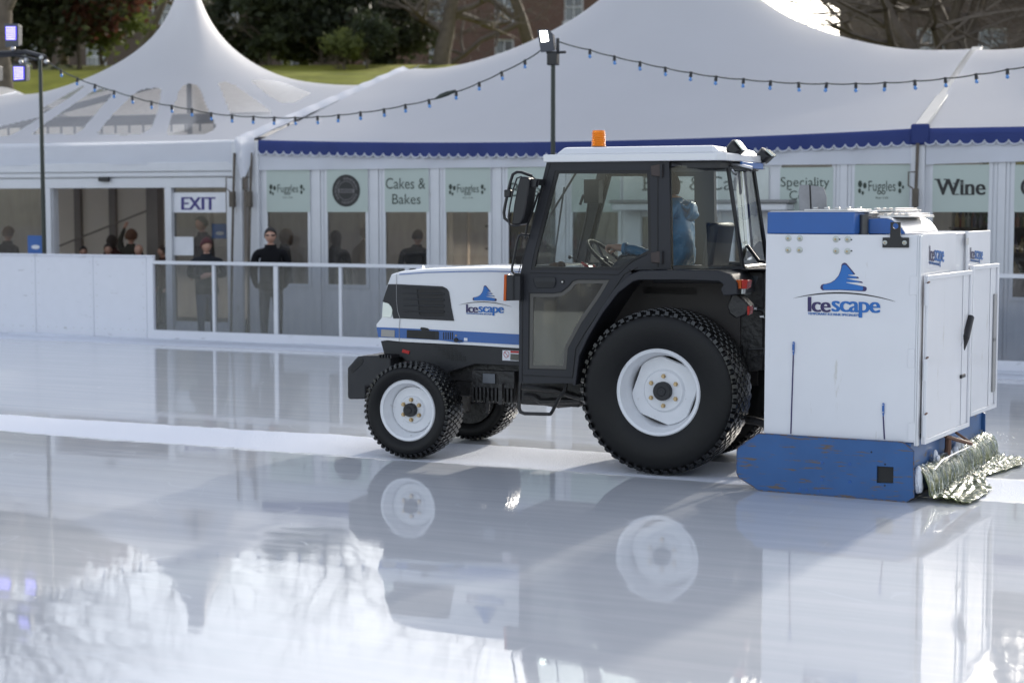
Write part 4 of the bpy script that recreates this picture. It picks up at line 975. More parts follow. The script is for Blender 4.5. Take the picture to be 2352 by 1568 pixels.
# beacon
q = FT.at(1375, 337, .42); hq = FT.at(1375, 300, .42).z - q.z; rb = (FT.at(1391, 320, .42).x - FT.at(1359, 320, .42).x) / 2
bc_ = empty('beacon', (q.x, .42, rt), parent=TR); hq = FT.at(1375, 300, .42).z - rt
mb = MB(); pr_ = [(.012, .001), (.012, rb * .98)]
for k in range(7): t = .014 + (hq - .02) * k / 7; pr_ += [(t, rb * (1 - .006 * k)), (t + hq * .09, rb * (.90 - .006 * k))]
pr_ += [(hq, rb * .84), (hq + .004, .001)]; mb.lathe(pr_, (0, 0, 0), 24, axis=2); obj('amber_dome', mb, M_amber, bc_, ang=20)
mb = MB(); mb.lathe([(0, .001), (0, rb * 1.05), (.012, rb * 1.0), (.012, .001)], (0, 0, 0), 24, axis=2); obj('beacon_base', mb, M_blk, bc_)
mb = MB(); mb.lathe([(.014, .001), (.014, rb * .45), (hq * .7, rb * .4), (hq * .7, .001)], (0, 0, 0), 12, axis=2); obj('reflector', mb, M_steel, bc_)
# work lamps
def lamp(poly, b, w_, slit):
    P = az(poly, b); ca = sum(p[0] for p in P) / len(P); cz = sum(p[1] for p in P) / len(P)
    o = empty('work_lamp', (ca, b, cz), parent=TR); mb = MB(); n = len(P)
    secs = [(0, .55), (.02, .86), (.05, 1), (w_ - .05, 1), (w_ - .02, .86), (w_, .55)]; vs = []
    for d, s in secs: vs += [((a - ca) * s, d, (z - cz) * s) for a, z in P]
    fs = [tuple(range(n)), tuple(range((len(secs) - 1) * n, len(secs) * n))]
    for k in range(len(secs) - 1): fs += [(k * n + i, k * n + (i + 1) % n, (k + 1) * n + (i + 1) % n, (k + 1) * n + i) for i in range(n)]
    mb.add(vs, fs); obj('lamp_body', mb, M_blk, o, bevel=.004)
    i0, i1 = slit; mb = MB(); p0 = Vector((P[i0][0] - ca, .0, P[i0][1] - cz)) * .96; p1 = Vector((P[i1][0] - ca, 0, P[i1][1] - cz)) * .96; dn = Vector((p1.z - p0.z, 0, -(p1.x - p0.x))).normalized()
    if dn.dot(p0) < 0: dn = -dn
    mb.obox((p0 + p1) / 2 + dn * .006 + Vector((0, w_ / 2, 0)), (p1 - p0) / 2, (0, w_ * .42, 0), dn * .006); obj('lamp_lens', mb, M_lens, o, bevel=.002)
    return o
lamp(bb2([(1160, 30), (1195, 22), (1215, 40), (1315, 165), (1250, 225), (1200, 258), (1160, 265), (1120, 215), (1092, 170), (1092, 110)]), .36, .13, (2, 3))
lamp(bb2([(1540, 118), (1600, 160), (1688, 240), (1600, 320), (1560, 325), (1510, 300), (1475, 250), (1475, 195)]), .94, .13, (1, 2))
mb = MB(); mb.tube([FT.at(*p, .40) for p in bb2([(1100, 300), (1180, 300), (1240, 270), (1210, 250)])], .012, 6); mb.tube([FT.at(*p, .42) for p in bb2([(1110, 345), (1260, 350), (1440, 390)])], .016, 6)
mb.tube([FT.at(*p, .98) for p in bb2([(1480, 375), (1530, 380), (1570, 350), (1590, 310)])], .014, 6); mb.tube([FT.at(*p, .98) for p in bb2([(1490, 400), (1600, 395)])], .006, 5)
obj('lamp_bracket', mb, M_steel, TR)
mb = MB(); mb.tube([FT.at(*p, .43) for p in bb2([(1190, 350), (1180, 400), (1215, 455), (1250, 465)])], .010, 6); obj('roof_handle', mb, M_steel, TR)
# mirror, tube arm, grab bar, indicator
MI = empty('mirror', tuple(FT.at(1188, 455, .02)), parent=TR); mo = FT.at(1188, 455, .02)
def mi(pts, b): return [FT.at(x, y, b) - mo for x, y in pts]
mb = MB(); mb.tube(mi(c2([(222, 356), (150, 330), (120, 328), (90, 345), (72, 400), (55, 470), (38, 550), (28, 610), (32, 650), (60, 672)]), -.02), .011, 7); obj('mirror_arm', mb, M_blk, MI)
mb = MB(); q = mi(c2([(57, 478)]), -.02)[0]; mb.obox(q, (.025, 0, 0), (0, .022, 0), (0, 0, .027)); obj('mirror_clamp', mb, M_blk, MI, bevel=.008)
mb = MB(); mb.obox(mi(c2([(240, 405)]), .0)[0], (.024, 0, .0), (0, .025, 0), (.004, 0, .03)); mb.obox(mi(c2([(282, 400)]), .06)[0], (.014, 0, 0), (0, .06, 0), (0, 0, .022)); mb.tube(mi(c2([(222, 356), (245, 375), (245, 400)]), -.01), .006, 5); obj('mirror_mount', mb, M_blk, MI, bevel=.006)
# housing: shallow shell turned towards the driver
S0 = mi(c2([(150, 360), (190, 362), (207, 385), (203, 430), (185, 560), (165, 650), (140, 695), (105, 700), (80, 690), (95, 560), (118, 440), (135, 372)]), -.06)
mb = MB(); n = len(S0); vs = [tuple(p) for p in S0] + [tuple(p + Vector((-.02, .19, 0))) for p in S0]; mb.add(vs, [tuple(range(n)), tuple(range(n, 2 * n))] + [(i, (i + 1) % n, n + (i + 1) % n, n + i) for i in range(n)]); obj('mirror_housing', mb, M_blk, MI, bevel=.012)
gl = mi(c2([(140, 362), (118, 372), (98, 440), (72, 560), (58, 640), (62, 690), (84, 706), (92, 700), (104, 560), (128, 440), (150, 372)]), -.07)
mb = MB(); mb.tube(mi(c2([(150, 360), (118, 372), (95, 440), (70, 560), (58, 640), (64, 690), (100, 706), (140, 700)]), -.07), .006, 6); obj('mirror_rim', mb, M_blk, MI)
mb = MB(); mb.tube([FT.at(*p, .06) for p in c2([(205, 770), (150, 762), (132, 775), (118, 820), (85, 990), (84, 1020), (100, 1038), (145, 1042)])], .009, 7); mb.tube([FT.at(*p, .08) for p in c2([(270, 470), (240, 560), (190, 700), (175, 790)])], .008, 6); obj('grab_bar', mb, M_blk, TR)
mb = MB(); mb.prism(az(c2([(46, 1044), (140, 1048), (140, 1222), (42, 1225)]), .06), .06, .15); io = obj('indicator_box', mb, M_dark, TR, bevel=.006)
plate('amber_strip', c2([(28, 1042), (45, 1042), (41, 1226), (22, 1226)]), .062, .148, M_orange, io, bevel=.003)
mb = MB(); mb.tube([FT.at(*p, .05) for p in b7([(487, 125), (487, 355)])], .004, 4); obj('box_seam', mb, M_black, io)

# ---- rear mudguards
arch = [(1318, 884), (1326, 815), (1347, 768), (1378, 714), (1412, 664), (1445, 632), (1470, 622), (1560, 620), (1655, 622), (1680, 630), (1694, 650), (1696, 676)]
def guard(near):
    P = az(arch, .02); n = len(P); sg = (lambda mb: mb) if near else (lambda mb: mirror_b(mb, BC))
    mb = MB(); th = .016; inn = []
    for i in range(n):
        p0, p1 = Vector(P[max(0, i - 1)]), Vector(P[min(n - 1, i + 1)]); t = (p1 - p0).normalized(); nn = Vector((t.y, -t.x)); inn.append(tuple(Vector(P[i]) + nn * th))
    mb.prism(P + inn[::-1], .02, .44); g = obj('mudguard', sg(mb), M_frame, TR, bevel=.004)
    mb = MB(); lip = []
    wds = [.02, .022, .026, .03, .04, .055, .062, .066, .07, .085, .12, .10]
    for i in range(n):
        p0, p1 = Vector(P[max(0, i - 1)]), Vector(P[min(n - 1, i + 1)]); t = (p1 - p0).normalized(); nn = Vector((t.y, -t.x)); lip.append(tuple(Vector(P[i]) + nn * wds[i]))
    mb.prism(P + lip[::-1], -.0, .018); obj('mudguard_lip', sg(mb), M_frame, g, bevel=.006)
    mb = MB(); base = az([(1700, 700), (1700, 900), (1330, 890)], .45); mb.prism(az(arch, .45) + base[:2] + base[2:], .45, .47); obj('inner_wall', sg(mb), mat('muddy_panel', (.04, .035, .033), .6, var=.3, scale=5), g)
    return g
guard(True); guard(False)
def lampset(near):
    sg = (lambda mb: mb) if near else (lambda mb: mirror_b(mb, BC))
    T_l = empty('tail_lamp', (0, 0, 0), parent=TR)
    mb = MB(); mb.prism(az(cw([(750, 378), (830, 372), (830, 486), (748, 482)]), .03), .03, .14); obj('amber_lens', sg(mb), M_orange, T_l, bevel=.004)
    mb = MB(); mb.prism(az(cw([(833, 372), (912, 382), (898, 486), (833, 488)]), .03), .03, .14); obj('red_lens', sg(mb), M_red, T_l, bevel=.004)
    mb = MB(); mb.prism(az(cw([(835, 490), (850, 490), (848, 550), (833, 550)]), .05), .05, .12); obj('number_lens', sg(mb), M_lens, T_l)
    mb = MB(); mb.prism(az(cw([(700, 560), (800, 560), (850, 610), (925, 690), (935, 740), (900, 800), (760, 860), (680, 800), (650, 700)]), .12), .12, .26); obj('lamp_bracket', sg(mb), M_under, T_l, bevel=.012)
    mb = MB(); mb.prism(az(cw([(905, 705), (930, 700), (940, 750), (930, 810), (905, 818)]), .11), .11, .2); obj('reflector', sg(mb), M_red, T_l, bevel=.003)
lampset(True); lampset(False)
# rear body between the guards, linkage towards the box
mb = MB(); mb.prism(az(cw([(560, 255), (1090, 260), (1120, 300), (1120, 1500), (700, 1560), (600, 1500)]), .47), .47, .90); rbd = obj('rear_body', mb, M_under, TR, bevel=.015)
plate('rear_side_window', cw([(810, 330), (1035, 322), (1040, 350), (950, 560), (860, 570), (800, 500)]), .462, .469, mat('smoked_panel', (.05, .06, .07), .12, coat=.6), rbd, bevel=.003)
mb = MB(); mb.prism(az(cw([(850, 235), (1190, 232), (1190, 250), (850, 254)]), .35), .30, 1.05); obj('rear_ledge', mb, M_blk, TR, bevel=.004)
mb = MB()
for b in (.5, .86):
    mb.tube([FT.at(1660, 960, b), FT.at(1730, 965, b), FT.at(1800, 985, b)], .03, 8)
    mb.tube([FT.at(1700, 800, b), FT.at(1765, 850, b), FT.at(1780, 980, b)], .022, 8)
mb.tube([FT.at(1690, 760, .68), FT.at(1780, 755, .68)], .03, 8); mb.tube([FT.at(*p, .42) for p in cw([(930, 1245), (1110, 1238), (1100, 1300), (1080, 1330), (960, 1338)])], .007, 6)
mb.tube([FT.at(*p, .46) for p in cw([(980, 735), (1110, 760), (1125, 840)])], .014, 6); obj('linkage_arm', mb, M_under, TR)
mb = MB(); mb.tube([FT.at(*p, .46) for p in cw([(970, 720), (1035, 730)])], .02, 8); mb.tube([FT.at(*p, .45) for p in cw([(1070, 832), (1120, 830)])], .014, 8); obj('hydraulic_coupling', mb, M_steel, TR)

# ---- cab inside
mb = MB(); fz = FT.at(1250, 862, CB0).z; a_f, a_r = FT.at(1196, 860, CB0).x, FT.at(1322, 860, CB0).x
mb.box((a_f + .01, CB0 + .062, fz), (a_r, CB1 - .062, fz + .03)); obj('cab_floor', mb, M_under, TR)
dz = FT.at(1230, 606, .6).z
mb = MB(); mb.box((a_f - .02, .36, fz + .031), (a_f + .20, 1.02, dz)); obj('dashboard', mb, mat('dash_plastic', (.04, .04, .038), .6), TR, bevel=.03)
q = FT.at(*c2([(515, 995)])[0], .45); mb = MB(); mb.box((q.x - .065, .40, q.z - .01), (q.x + .075, .72, q.z + .016)); obj('instrument_hood', mb, M_hood, TR, bevel=.015)
q = FT.at(*c2([(390, 975)])[0], .40); mb = MB(); mb.ball((q.x, .42, q.z - .015), (.075, .05, .034)); mb.ball((q.x + .04, .40, q.z - .002), (.035, .035, .03)); obj('rolled_glove', mb, mat('brown_cloth', (.10, .05, .025), .9, bump=.8, bscale=60), TR)
swc = FT.at(*bb1([(1030, 1345)])[0], .66); tilt = Vector((.64, 0, -.56)).normalized(); e2_ = Vector((0, 1, 0)); nrm = tilt.cross(e2_).normalized()
Rs = .185
SW = empty('steering_wheel', tuple(swc), parent=TR); mb = MB(); ringp = [tilt * (Rs * math.cos(t)) + e2_ * (Rs * math.sin(t)) for t in [2 * math.pi * k / 40 for k in range(40)]]; mb.tube(ringp, .0125, 8, closed=True); obj('wheel_rim', mb, mat('grip_black', (.012, .012, .012), .65, spec=.25), SW)
mb = MB(); hubc = -nrm * .03 if nrm.z > 0 else nrm * .03
for t in (.5, 2.6, 4.7): mb.tube([hubc, hubc * .5 + (tilt * math.cos(t) + e2_ * math.sin(t)) * Rs * .6, (tilt * math.cos(t) + e2_ * math.sin(t)) * Rs], .010, 6)
mb.ball(hubc, .032); obj('spoke', mb, M_blk, SW)
mb = MB(); mb.tube([hubc, hubc + Vector((-.12, 0, -.40))], .035, 10); obj('steering_column', mb, M_dark, SW)
mb = MB()
for p_ in (([(560, 1340), (620, 1365), (680, 1385), (730, 1420)]), ([(770, 1450), (830, 1500), (860, 1520)])): mb.tube([FT.at(*p, .5) for p in bb1(p_)], .005, 5)
mb.ball(FT.at(*bb1([(563, 1345)])[0], .5), .014); obj('lever', mb, M_blk, TR)
mb = MB()
for p_ in (([(710, 1410), (760, 1445), (800, 1470)]), ([(855, 1440), (875, 1470), (885, 1500)])): mb.tube([FT.at(*p, .5) for p in bb1(p_)], [.008, .013, .007], 7)
obj('lever_knob', mb, M_redp, TR)
mb = MB(); q = FT.at(*bb1([(830, 470)])[0], .98); mb.box((q.x - .05, .95, q.z - .12), (q.x + .07, 1.05, q.z + .06)); mb.tube([FT.at(*p, .98) for p in bb1([(735, 560), (690, 690)])], .012, 6); mb.tube([FT.at(*p, .98) for p in bb1([(800, 660), (760, 900), (680, 1250), (640, 1430)])], .010, 6); obj('hanging_strap', mb, M_blk, TR, bevel=.01)
mb = MB(); qs = FT.at(1585, 612, .7)
st_ = empty('seat', (qs.x, .45, qs.z - .16), parent=TR)
mb.box((-.30, 0, -.06), (.16, .48, .05)); obj('seat_cushion', mb, mat('seat_vinyl', (.03, .03, .032), .5), st_, bevel=.03)
mb = MB(); mb.obox((.20, .24, .22), (.04, 0, 0), (0, .23, 0), (.04, 0, .26)); obj('seat_back', mb, MATS['seat_vinyl'], st_, bevel=.03)
mb = MB(); mb.tube([FT.at(*p, .8) for p in cw([(425, 103), (600, 118)])], .008, 6); obj('seat_rail', mb, M_steel, TR)
# belt panel behind the door pillar
mb = MB(); mb.prism(az([(1500, 622), (1712, 620), (1712, 650), (1500, 650)], .40), .40, FARB - .40); obj('rear_belt', mb, M_frame, TR, bevel=.006)
mb = MB(); mb.box((FT.at(1330, 800, .47).x, .48, fz + .1), (FT.at(1690, 800, .47).x, .90, FT.at(1500, 640, .47).z)); obj('seat_platform', mb, M_under, TR, bevel=.01)

# ---- logo on the bonnet / box (mark and lettering)
def logo(at, fx, parent, only_text=False):
    """fx maps reference logo crop coordinates (from the box side) to the drawing grid"""
    A = lambda pts, d=0.: [at(*fx(x, y), d) for x, y in pts]
    def poly(mb, pts, d=0.):
        t = geometry.tessellate_polygon([[Vector((x, y, 0)) for x, y in pts]]); mb.add(A(pts, d), [tuple(i) for i in t])
    def txt(s, x0, x1, y0, y1, d, m, nm, ref=None, off=.045, sl=0.):
        mb = MB(); vs, fs = glyphs(s, 0, .92); rv = vs; bold = off * 260
        a0 = min(v[0] for v in vs); a1 = max(v[0] for v in vs); b0_ = min(v[1] for v in rv); b1_ = max(v[1] for v in rv)
        for k in range(-3, 4): mb.add([at(*fx(x0 + bold + k * bold / 3 + (x - a0) / (a1 - a0) * (x1 - x0 - 2 * bold), y1 - (y - b0_) / (b1_ - b0_) * (y1 - y0) + sl * (x - a0) / (a1 - a0) * (x1 - x0)), d + .0004 * (k + 3)) for x, y in vs], fs)
        obj(nm, mb, m, parent, smooth=False)
    lg = parent
    txt('Ice', 345, 742, 800, 1052, .002, M_navy, 'logo_lettering', off=.05, sl=.035)
    txt('scape', 752, 1588, 868, 1140, .002, M_lblue, 'logo_lettering', off=.05, sl=.03)
    txt('TEMPORARY ICE RINK SPECIALISTS', 345, 1230, 1064, 1104, .002, M_lblue, 'logo_tagline', off=.008, sl=.036)
    if only_text: return
    out = [(562, 640), (575, 600), (610, 582), (660, 578), (740, 555), (810, 510), (870, 440), (905, 360), (920, 290), (922, 255), (945, 225), (980, 215), (1010, 230), (1160, 412), (1135, 422), (960, 426), (1210, 458), (1222, 486), (1180, 487), (955, 486), (1275, 540), (1292, 565), (1200, 556), (935, 548), (1330, 625), (1355, 640), (1355, 680), (1330, 706), (1280, 706), (900, 684), (600, 688), (570, 665)]
    mb = MB(); poly(mb, out, .002); obj('logo_skate_edge', mb, M_navy, parent, smooth=False)
    inn = [(602, 640), (610, 605), (625, 588), (680, 582), (750, 560), (820, 514), (880, 440), (914, 360), (930, 290), (940, 262), (975, 250), (1005, 258), (1130, 408), (1135, 420), (1040, 420), (1040, 432), (1185, 460), (1180, 482), (1020, 478), (1010, 488), (1240, 540), (1225, 554), (1000, 548), (1010, 560), (1290, 625), (1297, 660), (1280, 692), (900, 676), (640, 680), (612, 668)]
    mb = MB(); poly(mb, inn, .003); obj('logo_skate', mb, M_lblue, parent, smooth=False)
    mb = MB(); n = 30; top = []; bot = []
    for i in range(n + 1):
        t = i / n; x = 100 + t * 1755; y = 825 - 480 * t * (1 - t) * 1.0 + 60 * t ** 1.0 ; wd_ = 12 * math.sin(math.pi * t) ** .7 + .8
        top.append((x, y - wd_)); bot.append((x, y + wd_))
    mb.add(A(top + bot, .002), [(i, i + 1, n + 2 + i, n + 1 + i) for i in range(n)]); obj('logo_arc', mb, M_ink2, parent, smooth=False)
BLG = BN
# bonnet logo: reference (345..1588, 215..1140) -> bonnet grid
fxh = lambda x, y: ch([(1268 + (x - 345) * (1795 - 1268) / 1243, 318 + (y - 215) * (733 - 318) / 925)])[0]
logo(lambda px, py, d=0.: FT.at(px, py, HBn - .001 - d), fxh, BN)
# ------------------------------------------------------------------ ice resurfacing box on the back of the tractor (frame FM)
RS = empty('ice_resurfacer', fr=FM); tag(RS, 'white and worn blue box shaped ice resurfacer hitched behind the tractor', 'ice resurfacer')
def mz(pts, b=0.): return [(lambda q: (q.x, q.z))(FM.at(x, y, b)) for x, y in pts]
def mplate(name, pts, b0, b1, m, parent=None, holes=(), bevel=0., **k):
    mb = MB(); mb.prism(mz(pts, b0), b0, b1, [mz(h, b0) for h in holes]); return obj(name, mb, m, parent or RS, bevel=bevel, **k)
aF, aR = FM.at(1757, 760, 0).x, FM.at(2108, 760, 0).x
zT = FM.at(1900, 538.5, 0).z; zB = FM.at(1930, 1006, 0).z; WB = FM.at_a(2273, 600, aR).y - .0
print('box', aF, aR, zT, zB, 'width', WB)
WB = min(WB, 2.15); aR0 = aR - .012
mb = MB(); mb.box((aF, 0, zB), (aR0, .012, zT)); mb.box((aF, .0125, zB), (aF + .012, WB, zT)); mb.box((aF + .0125, WB - .012, zB), (aR0, WB, zT)); mb.box((aF + .0125, .0125, zT - .014), (aR0, WB - .0125, zT - .002)); mb.box((aF + .013, .013, zB), (aR0 - .2, WB - .013, zB + .02))
SIDE = obj('body', mb, M_box, RS, bevel=.004)
# blue housing on top
aT1 = FM.at(1962, 515, .0).x; zH = FM.at(1860, 487.5, 0).z
mb = MB(); mb.box((aF + .004, .005, zT + .002), (aT1, WB * .80, zH)); TOP = obj('top_housing', mb, M_blue, RS, bevel=.008)
mb = MB(); mb.box((aF + .02, .02, zH + .001), (aT1 + .02, WB * .78, zH + .007)); obj('sunlit_top_sheet', mb, M_box, TOP, bevel=.002)  # white sheet on the blue housing: its sunlit top put into the colour
mb = MB(); q0 = FM.at(*c4([(620, 478)])[0], .3); q1_ = FM.at(*c4([(960, 478)])[0], .3); mb.box((q0.x, .3, zH + .008), (q1_.x, .9, zH + .02))
for k in range(5): mb.box((q0.x + .06 * k, .5 + .05 * k, zH + .021), (q0.x + .06 * k + .03, .54 + .05 * k, zH + .034))
obj('lid_fittings', mb, M_steel, TOP, bevel=.003)
mb = MB(); qa = FM.at(1965, 515, .1).x; qb = FM.at(1989, 515, .1).x; rr_ = (qb - qa) / 2 * 1.0; mb.lathe([(zT, rr_), (zH - .015, rr_), (zH - .015, rr_ * .8), (zT, rr_ * .8)], ((qa + qb) / 2, .16, 0), 20, axis=2); obj('vent_stub', mb, mat('galvanised', (.10, .10, .10), .4, metal=.6, var=.3), RS)
ch_ = ct([(1505, 640), (1700, 628), (1800, 632), (1870, 655), (1960, 720), (2020, 780), (2066, 855), (1505, 850)])
mb = MB(); P = mz(ch_, .18); mb.prism(P, .18, .62); cu = obj('chute', mb, M_blue, RS, bevel=.004)
mb = MB(); PP = mz(ct([(1790, 628), (1880, 640), (1960, 668), (2050, 720), (2120, 790), (2185, 858)]), .62); Q = mz(ct([(1780, 640), (1870, 655), (1960, 712), (2020, 775), (2066, 855), (2066, 858)]), .62)
P3 = [(a, .181, z + .012) for a, z in mz(ct([(1700, 628), (1800, 632), (1870, 655), (1960, 720), (2020, 780), (2066, 855)]), .18)]
vs = P3 + [(a, b + .9, z) for a, b, z in P3] + [(a, b, z - .01) for a, b, z in P3] + [(a, b + .9, z - .01) for a, b, z in P3]; n = 6
mb = MB(); mb.add(vs, [(i, i + 1, n + i + 1, n + i) for i in range(n - 1)] + [(2 * n + i, 3 * n + i, 3 * n + i + 1, 2 * n + i + 1) for i in range(n - 1)] + [(i, 2 * n + i, 2 * n + i + 1, i + 1) for i in range(n - 1)]); obj('chute_cover', mb, M_box, cu)
mb = MB(); z_ = FM.at(*ct([(1800, 600)])[0], .4).z
for k, (x0, x1, b0, b1, dz_) in enumerate(((1340, 1500, .2, .9, .0), (1520, 1930, .5, 1.2, .03), (1660, 2120, .25, .95, -.005))):
    p_ = FM.at(*ct([(x0, 590)])[0], b0).x; q_ = FM.at(*ct([(x1, 590)])[0], b0).x; mb.box((p_, b0, z_ + dz_), (q_, b1, z_ + dz_ + .012))
    for j in range(4): mb.box((p_ + (q_ - p_) * (.15 + .22 * j), b0 + .05, z_ + dz_ + .013), (p_ + (q_ - p_) * (.15 + .22 * j) + .02, b1 - .05, z_ + dz_ + .026))
obj('top_tray', mb, M_steel, RS, bevel=.002)
for pts, b in (([(540, 145), (680, 145), (700, 505), (700, 540), (535, 540), (522, 240)], .62), ([(690, 150), (885, 180), (905, 240), (928, 320), (930, 540), (706, 540), (700, 500)], .60)):
    mplate('paddle', ct(pts), b, b + .006, mat('dull_aluminium', (.30, .30, .31), .45, metal=.3, var=.12, scale=20), RS, bevel=.001)
mb = MB(); mb.tube([FM.at(*ct([(686, 145)])[0], .598), FM.at(*ct([(703, 540)])[0], .598)], .005, 5); obj('paddle_edge', mb, M_blk, RS)
# black lifting bracket
br = mplate('lifting_bracket', ct([(1738, 905), (1845, 905), (1852, 682), (1998, 682), (1996, 888), (2012, 905), (2118, 908), (2116, 1052), (1735, 1050)]), -.012, -.001, M_blk, RS,
            holes=[[(1751.3 + .15869 * (1925 + 42 * math.cos(t)), 401.9 + .15869 * (738 + 42 * math.sin(t))) for t in [k * math.pi / 8 for k in range(16)]]], bevel=.002)
M_wash = mat('pale_washer', (.5, .52, .48), .35, metal=.5)
def bolt(x, y, r, par, b=0., nm='side_bolt', m2=None):
    q = FM.at(x, y, b); mb = MB(); mb.lathe([(-.001, .001), (-.001, r), (-.005, r * .9), (-.007, r * .45), (-.014, r * .40), (-.015, .001)], q, 18); mb.cur = 0
    o = obj(nm, mb, M_wash, par, ang=25); g = MB(); g.lathe([(-.0152, .001), (-.0152, r * .34), (-.018, r * .3), (-.018, .001)], q, 8); obj('bolt_head', g, M_brass, o)
for x, y in ct([(375, 917), (541, 918), (1062, 930), (1233, 932), (371, 1085), (537, 1085), (1065, 1100), (1230, 1105)]): bolt(x, y, .021, RS)
for x, y in ct([(1774, 978), (2057, 981)]): bolt(x, y, .015, br, -.012)
mb = MB()
for x, y in ct([(1118, 932), (1290, 937), (1290, 1098)]): mb.lathe([(-.001, .001), (-.001, .005), (-.004, .001)], FM.at(x, y, 0), 8)
obj('pin', mb, M_blk, RS)
# slots with blue tabs
for (x0, y0, x1, y1, tw) in ((536, 225, 516, 850, 5), (1240, 705, 1250, 893, 5)):
    p0, p1 = c5([(x0, y0)])[0], c5([(x1, y1)])[0]; mb = MB(); mb.tube([FM.at(*p0, -.002), FM.at(*p1, -.002)], .0045, 5); so_ = obj('adjuster_slot', mb, M_navy, RS)
    tp = [(x0 - 9, y0 - 88), (x0 - 5, y0 - 95), (x0 + 5, y0 - 95), (x0 + 9, y0 - 88), (x0 + 8, y0 - 20), (x0 + 3, y0 + 10), (x0 - 3, y0 + 10), (x0 - 9, y0 - 20)]
    mplate('blue_tab', c5(tp), -.009, -.003, M_blue, so_)
    mb = MB()
    for yy in (y0 - 82, y0 - 24): mb.lathe([(-.0095, .001), (-.0095, .004), (-.011, .003), (-.011, .001)], FM.at(*c5([(x0, yy)])[0], 0), 8)
    obj('tab_rivet', mb, M_paper, so_)
# logo on the side
fxb = lambda x, y: cl([(x, y)])[0]
logo(lambda px, py, d=0.: FM.at(px, py, -d), fxb, SIDE)
# panel joints, hinge leaves at the rear edge of the side
mb = MB(); mb.box((aR0 + .001, -.004, zB - .02), (aR + .0, .03, zT + .001)); mb.box((aR + .001, -.002, zB - .02), (aR + .012, .05, zT - .002)); obj('corner_frame', mb, M_white, RS, bevel=.003)
for y0, y1 in ((990, 1137),):
    mplate('hinge_leaf', c4([(1450, y0), (1505, y0), (1502, y1), (1443, y1)]), -.005, -.001, M_box, RS, bevel=.002)
for y0, y1 in ((188, 332), (765, 905)): mplate('hinge_leaf', c5([(1436, y0), (1488, y0), (1484, y1), (1430, y1)]), -.005, -.001, M_box, RS, bevel=.002)
# ---- rear face: two upper panels, centre gap, two doors
def ra(pts, a=None): return [(lambda q: (q.y, q.z))(FM.at_a(x, y, aR if a is None else a)) for x, y in pts]
def rplate(name, pts, a0, a1, m, parent=None, bevel=0., holes=()):
    P = [(lambda q: (q.y, q.z))(FM.at_a(x, y, a1)) for x, y in pts]; H_ = [[(lambda q: (q.y, q.z))(FM.at_a(x, y, a1)) for x, y in h] for h in holes]
    mb = MB(); mb.prism(P, a0, a1, H_, fn=lambda a, b, z: (b, a, z)); return obj(name, mb, m, parent or RS, bevel=bevel)
def rbox(name, b0, b1, z0, z1, a0, a1, m, parent=None, bevel=.004):
    mb = MB(); mb.box((a0, b0, z0), (a1, b1, z1)); return obj(name, mb, m, parent or RS, bevel=bevel)
P = lambda x, y, a=0.0: FM.at_a(x, y, aR + a)
bg0, bg1 = P(2192, 600).y, P(2221, 600).y; print('gap', bg0, bg1)
zU = P(2150, 660).z
rbox('rear_panel', .052, bg0, zB + .05, zT + .006, aR - .02, aR + .008, M_box)
rbox('rear_panel', bg1, WB - .004, zB + .05, zT + .006, aR - .02, aR + .008, M_box)
rbox('recess_back', bg0 - .02, bg1 + .02, zB + .05, zT - .002, aR - .05, aR - .02, M_white)
mb = MB(); mb.tube([(aR + .0, bg1 - .02, zT), (aR + .01, bg1 - .015, zU - .2)], .010, 6); obj('gap_seal', mb, M_white, RS)
def door(b0, b1, z0, z1, ajar, lab=None):
    """framed tray door hinged on its near edge"""
    D = empty('door', (aR + .022, b0, 0), parent=RS); wd = b1 - b0; t = .028
    mb = MB(); mb.box((.0, .0, z0), (.012, wd, z1)); obj('door_skin', mb, M_box, D, bevel=.002)
    mb = MB(); mb.box((.013, 0, z0), (t, .03, z1)); mb.box((.013, wd - .03, z0), (t, wd, z1)); mb.box((.013, .031, z1 - .03), (t, wd - .031, z1)); mb.box((.013, .031, z0), (t, wd - .031, z0 + .03)); mb.box((.013, wd - .19, z0 + .031), (t - .01, wd - .15, z1 - .031)); obj('door_rim', mb, M_box, D, bevel=.006)
    D.rotation_euler = (0, 0, -R(ajar)); return D, wd
zd1 = P(2130, 630).z; zd0 = P(2110, 1018).z
d1, w1 = door(.045, bg0 + .10, zd0, zd1, 3)
zf1 = P(2240, 618).z; zf0 = P(2230, 968).z
d2, w2 = door(bg1 - .0, WB - .09, zd0 + .03, zd1 + .02, 4)
mb = MB(); mb.box((.014, w2 - .10, zd1 - .55), (.024, w2 - .034, zd1 - .20)); mb.box((.014, w2 - .10, zd0 + .15), (.024, w2 - .034, zd0 + .55)); obj('pull_recess', mb, mat('recess_grey', (.3, .3, .3), .5), d2, bevel=.006)
for z in (zd1 - .12, (zd0 + zd1) / 2 - .06, zd0 + .12):
    mb = MB(); mb.tube([(.025, -.014, z - .07), (.025, -.014, z + .07)], .015, 8); h = obj('hinge_barrel', mb, M_box, d1); mb = MB(); mb.tube([(.028, -.014, z + .072), (.03, .0, z + .078), (.03, .02, z + .078)], .006, 5); obj('hinge_pin', mb, M_rust, h)
mb = MB(); mb.tube([FM.at_a(*c5([(1925, -60)])[0], aR + .10), FM.at_a(*c5([(1890, 90)])[0], aR + .10), FM.at_a(*c5([(1835, 275)])[0], aR + .04)], [.026, .026, .012], 10); obj('gas_strut', mb, M_blk, RS)
mb = MB(); q = FM.at_a(*c5([(1858, 398)])[0], aR + .08); mb.obox(q, (.012, 0, 0), (0, .06, 0), (0, 0, .012)); obj('latch', mb, M_blk, RS, bevel=.004)
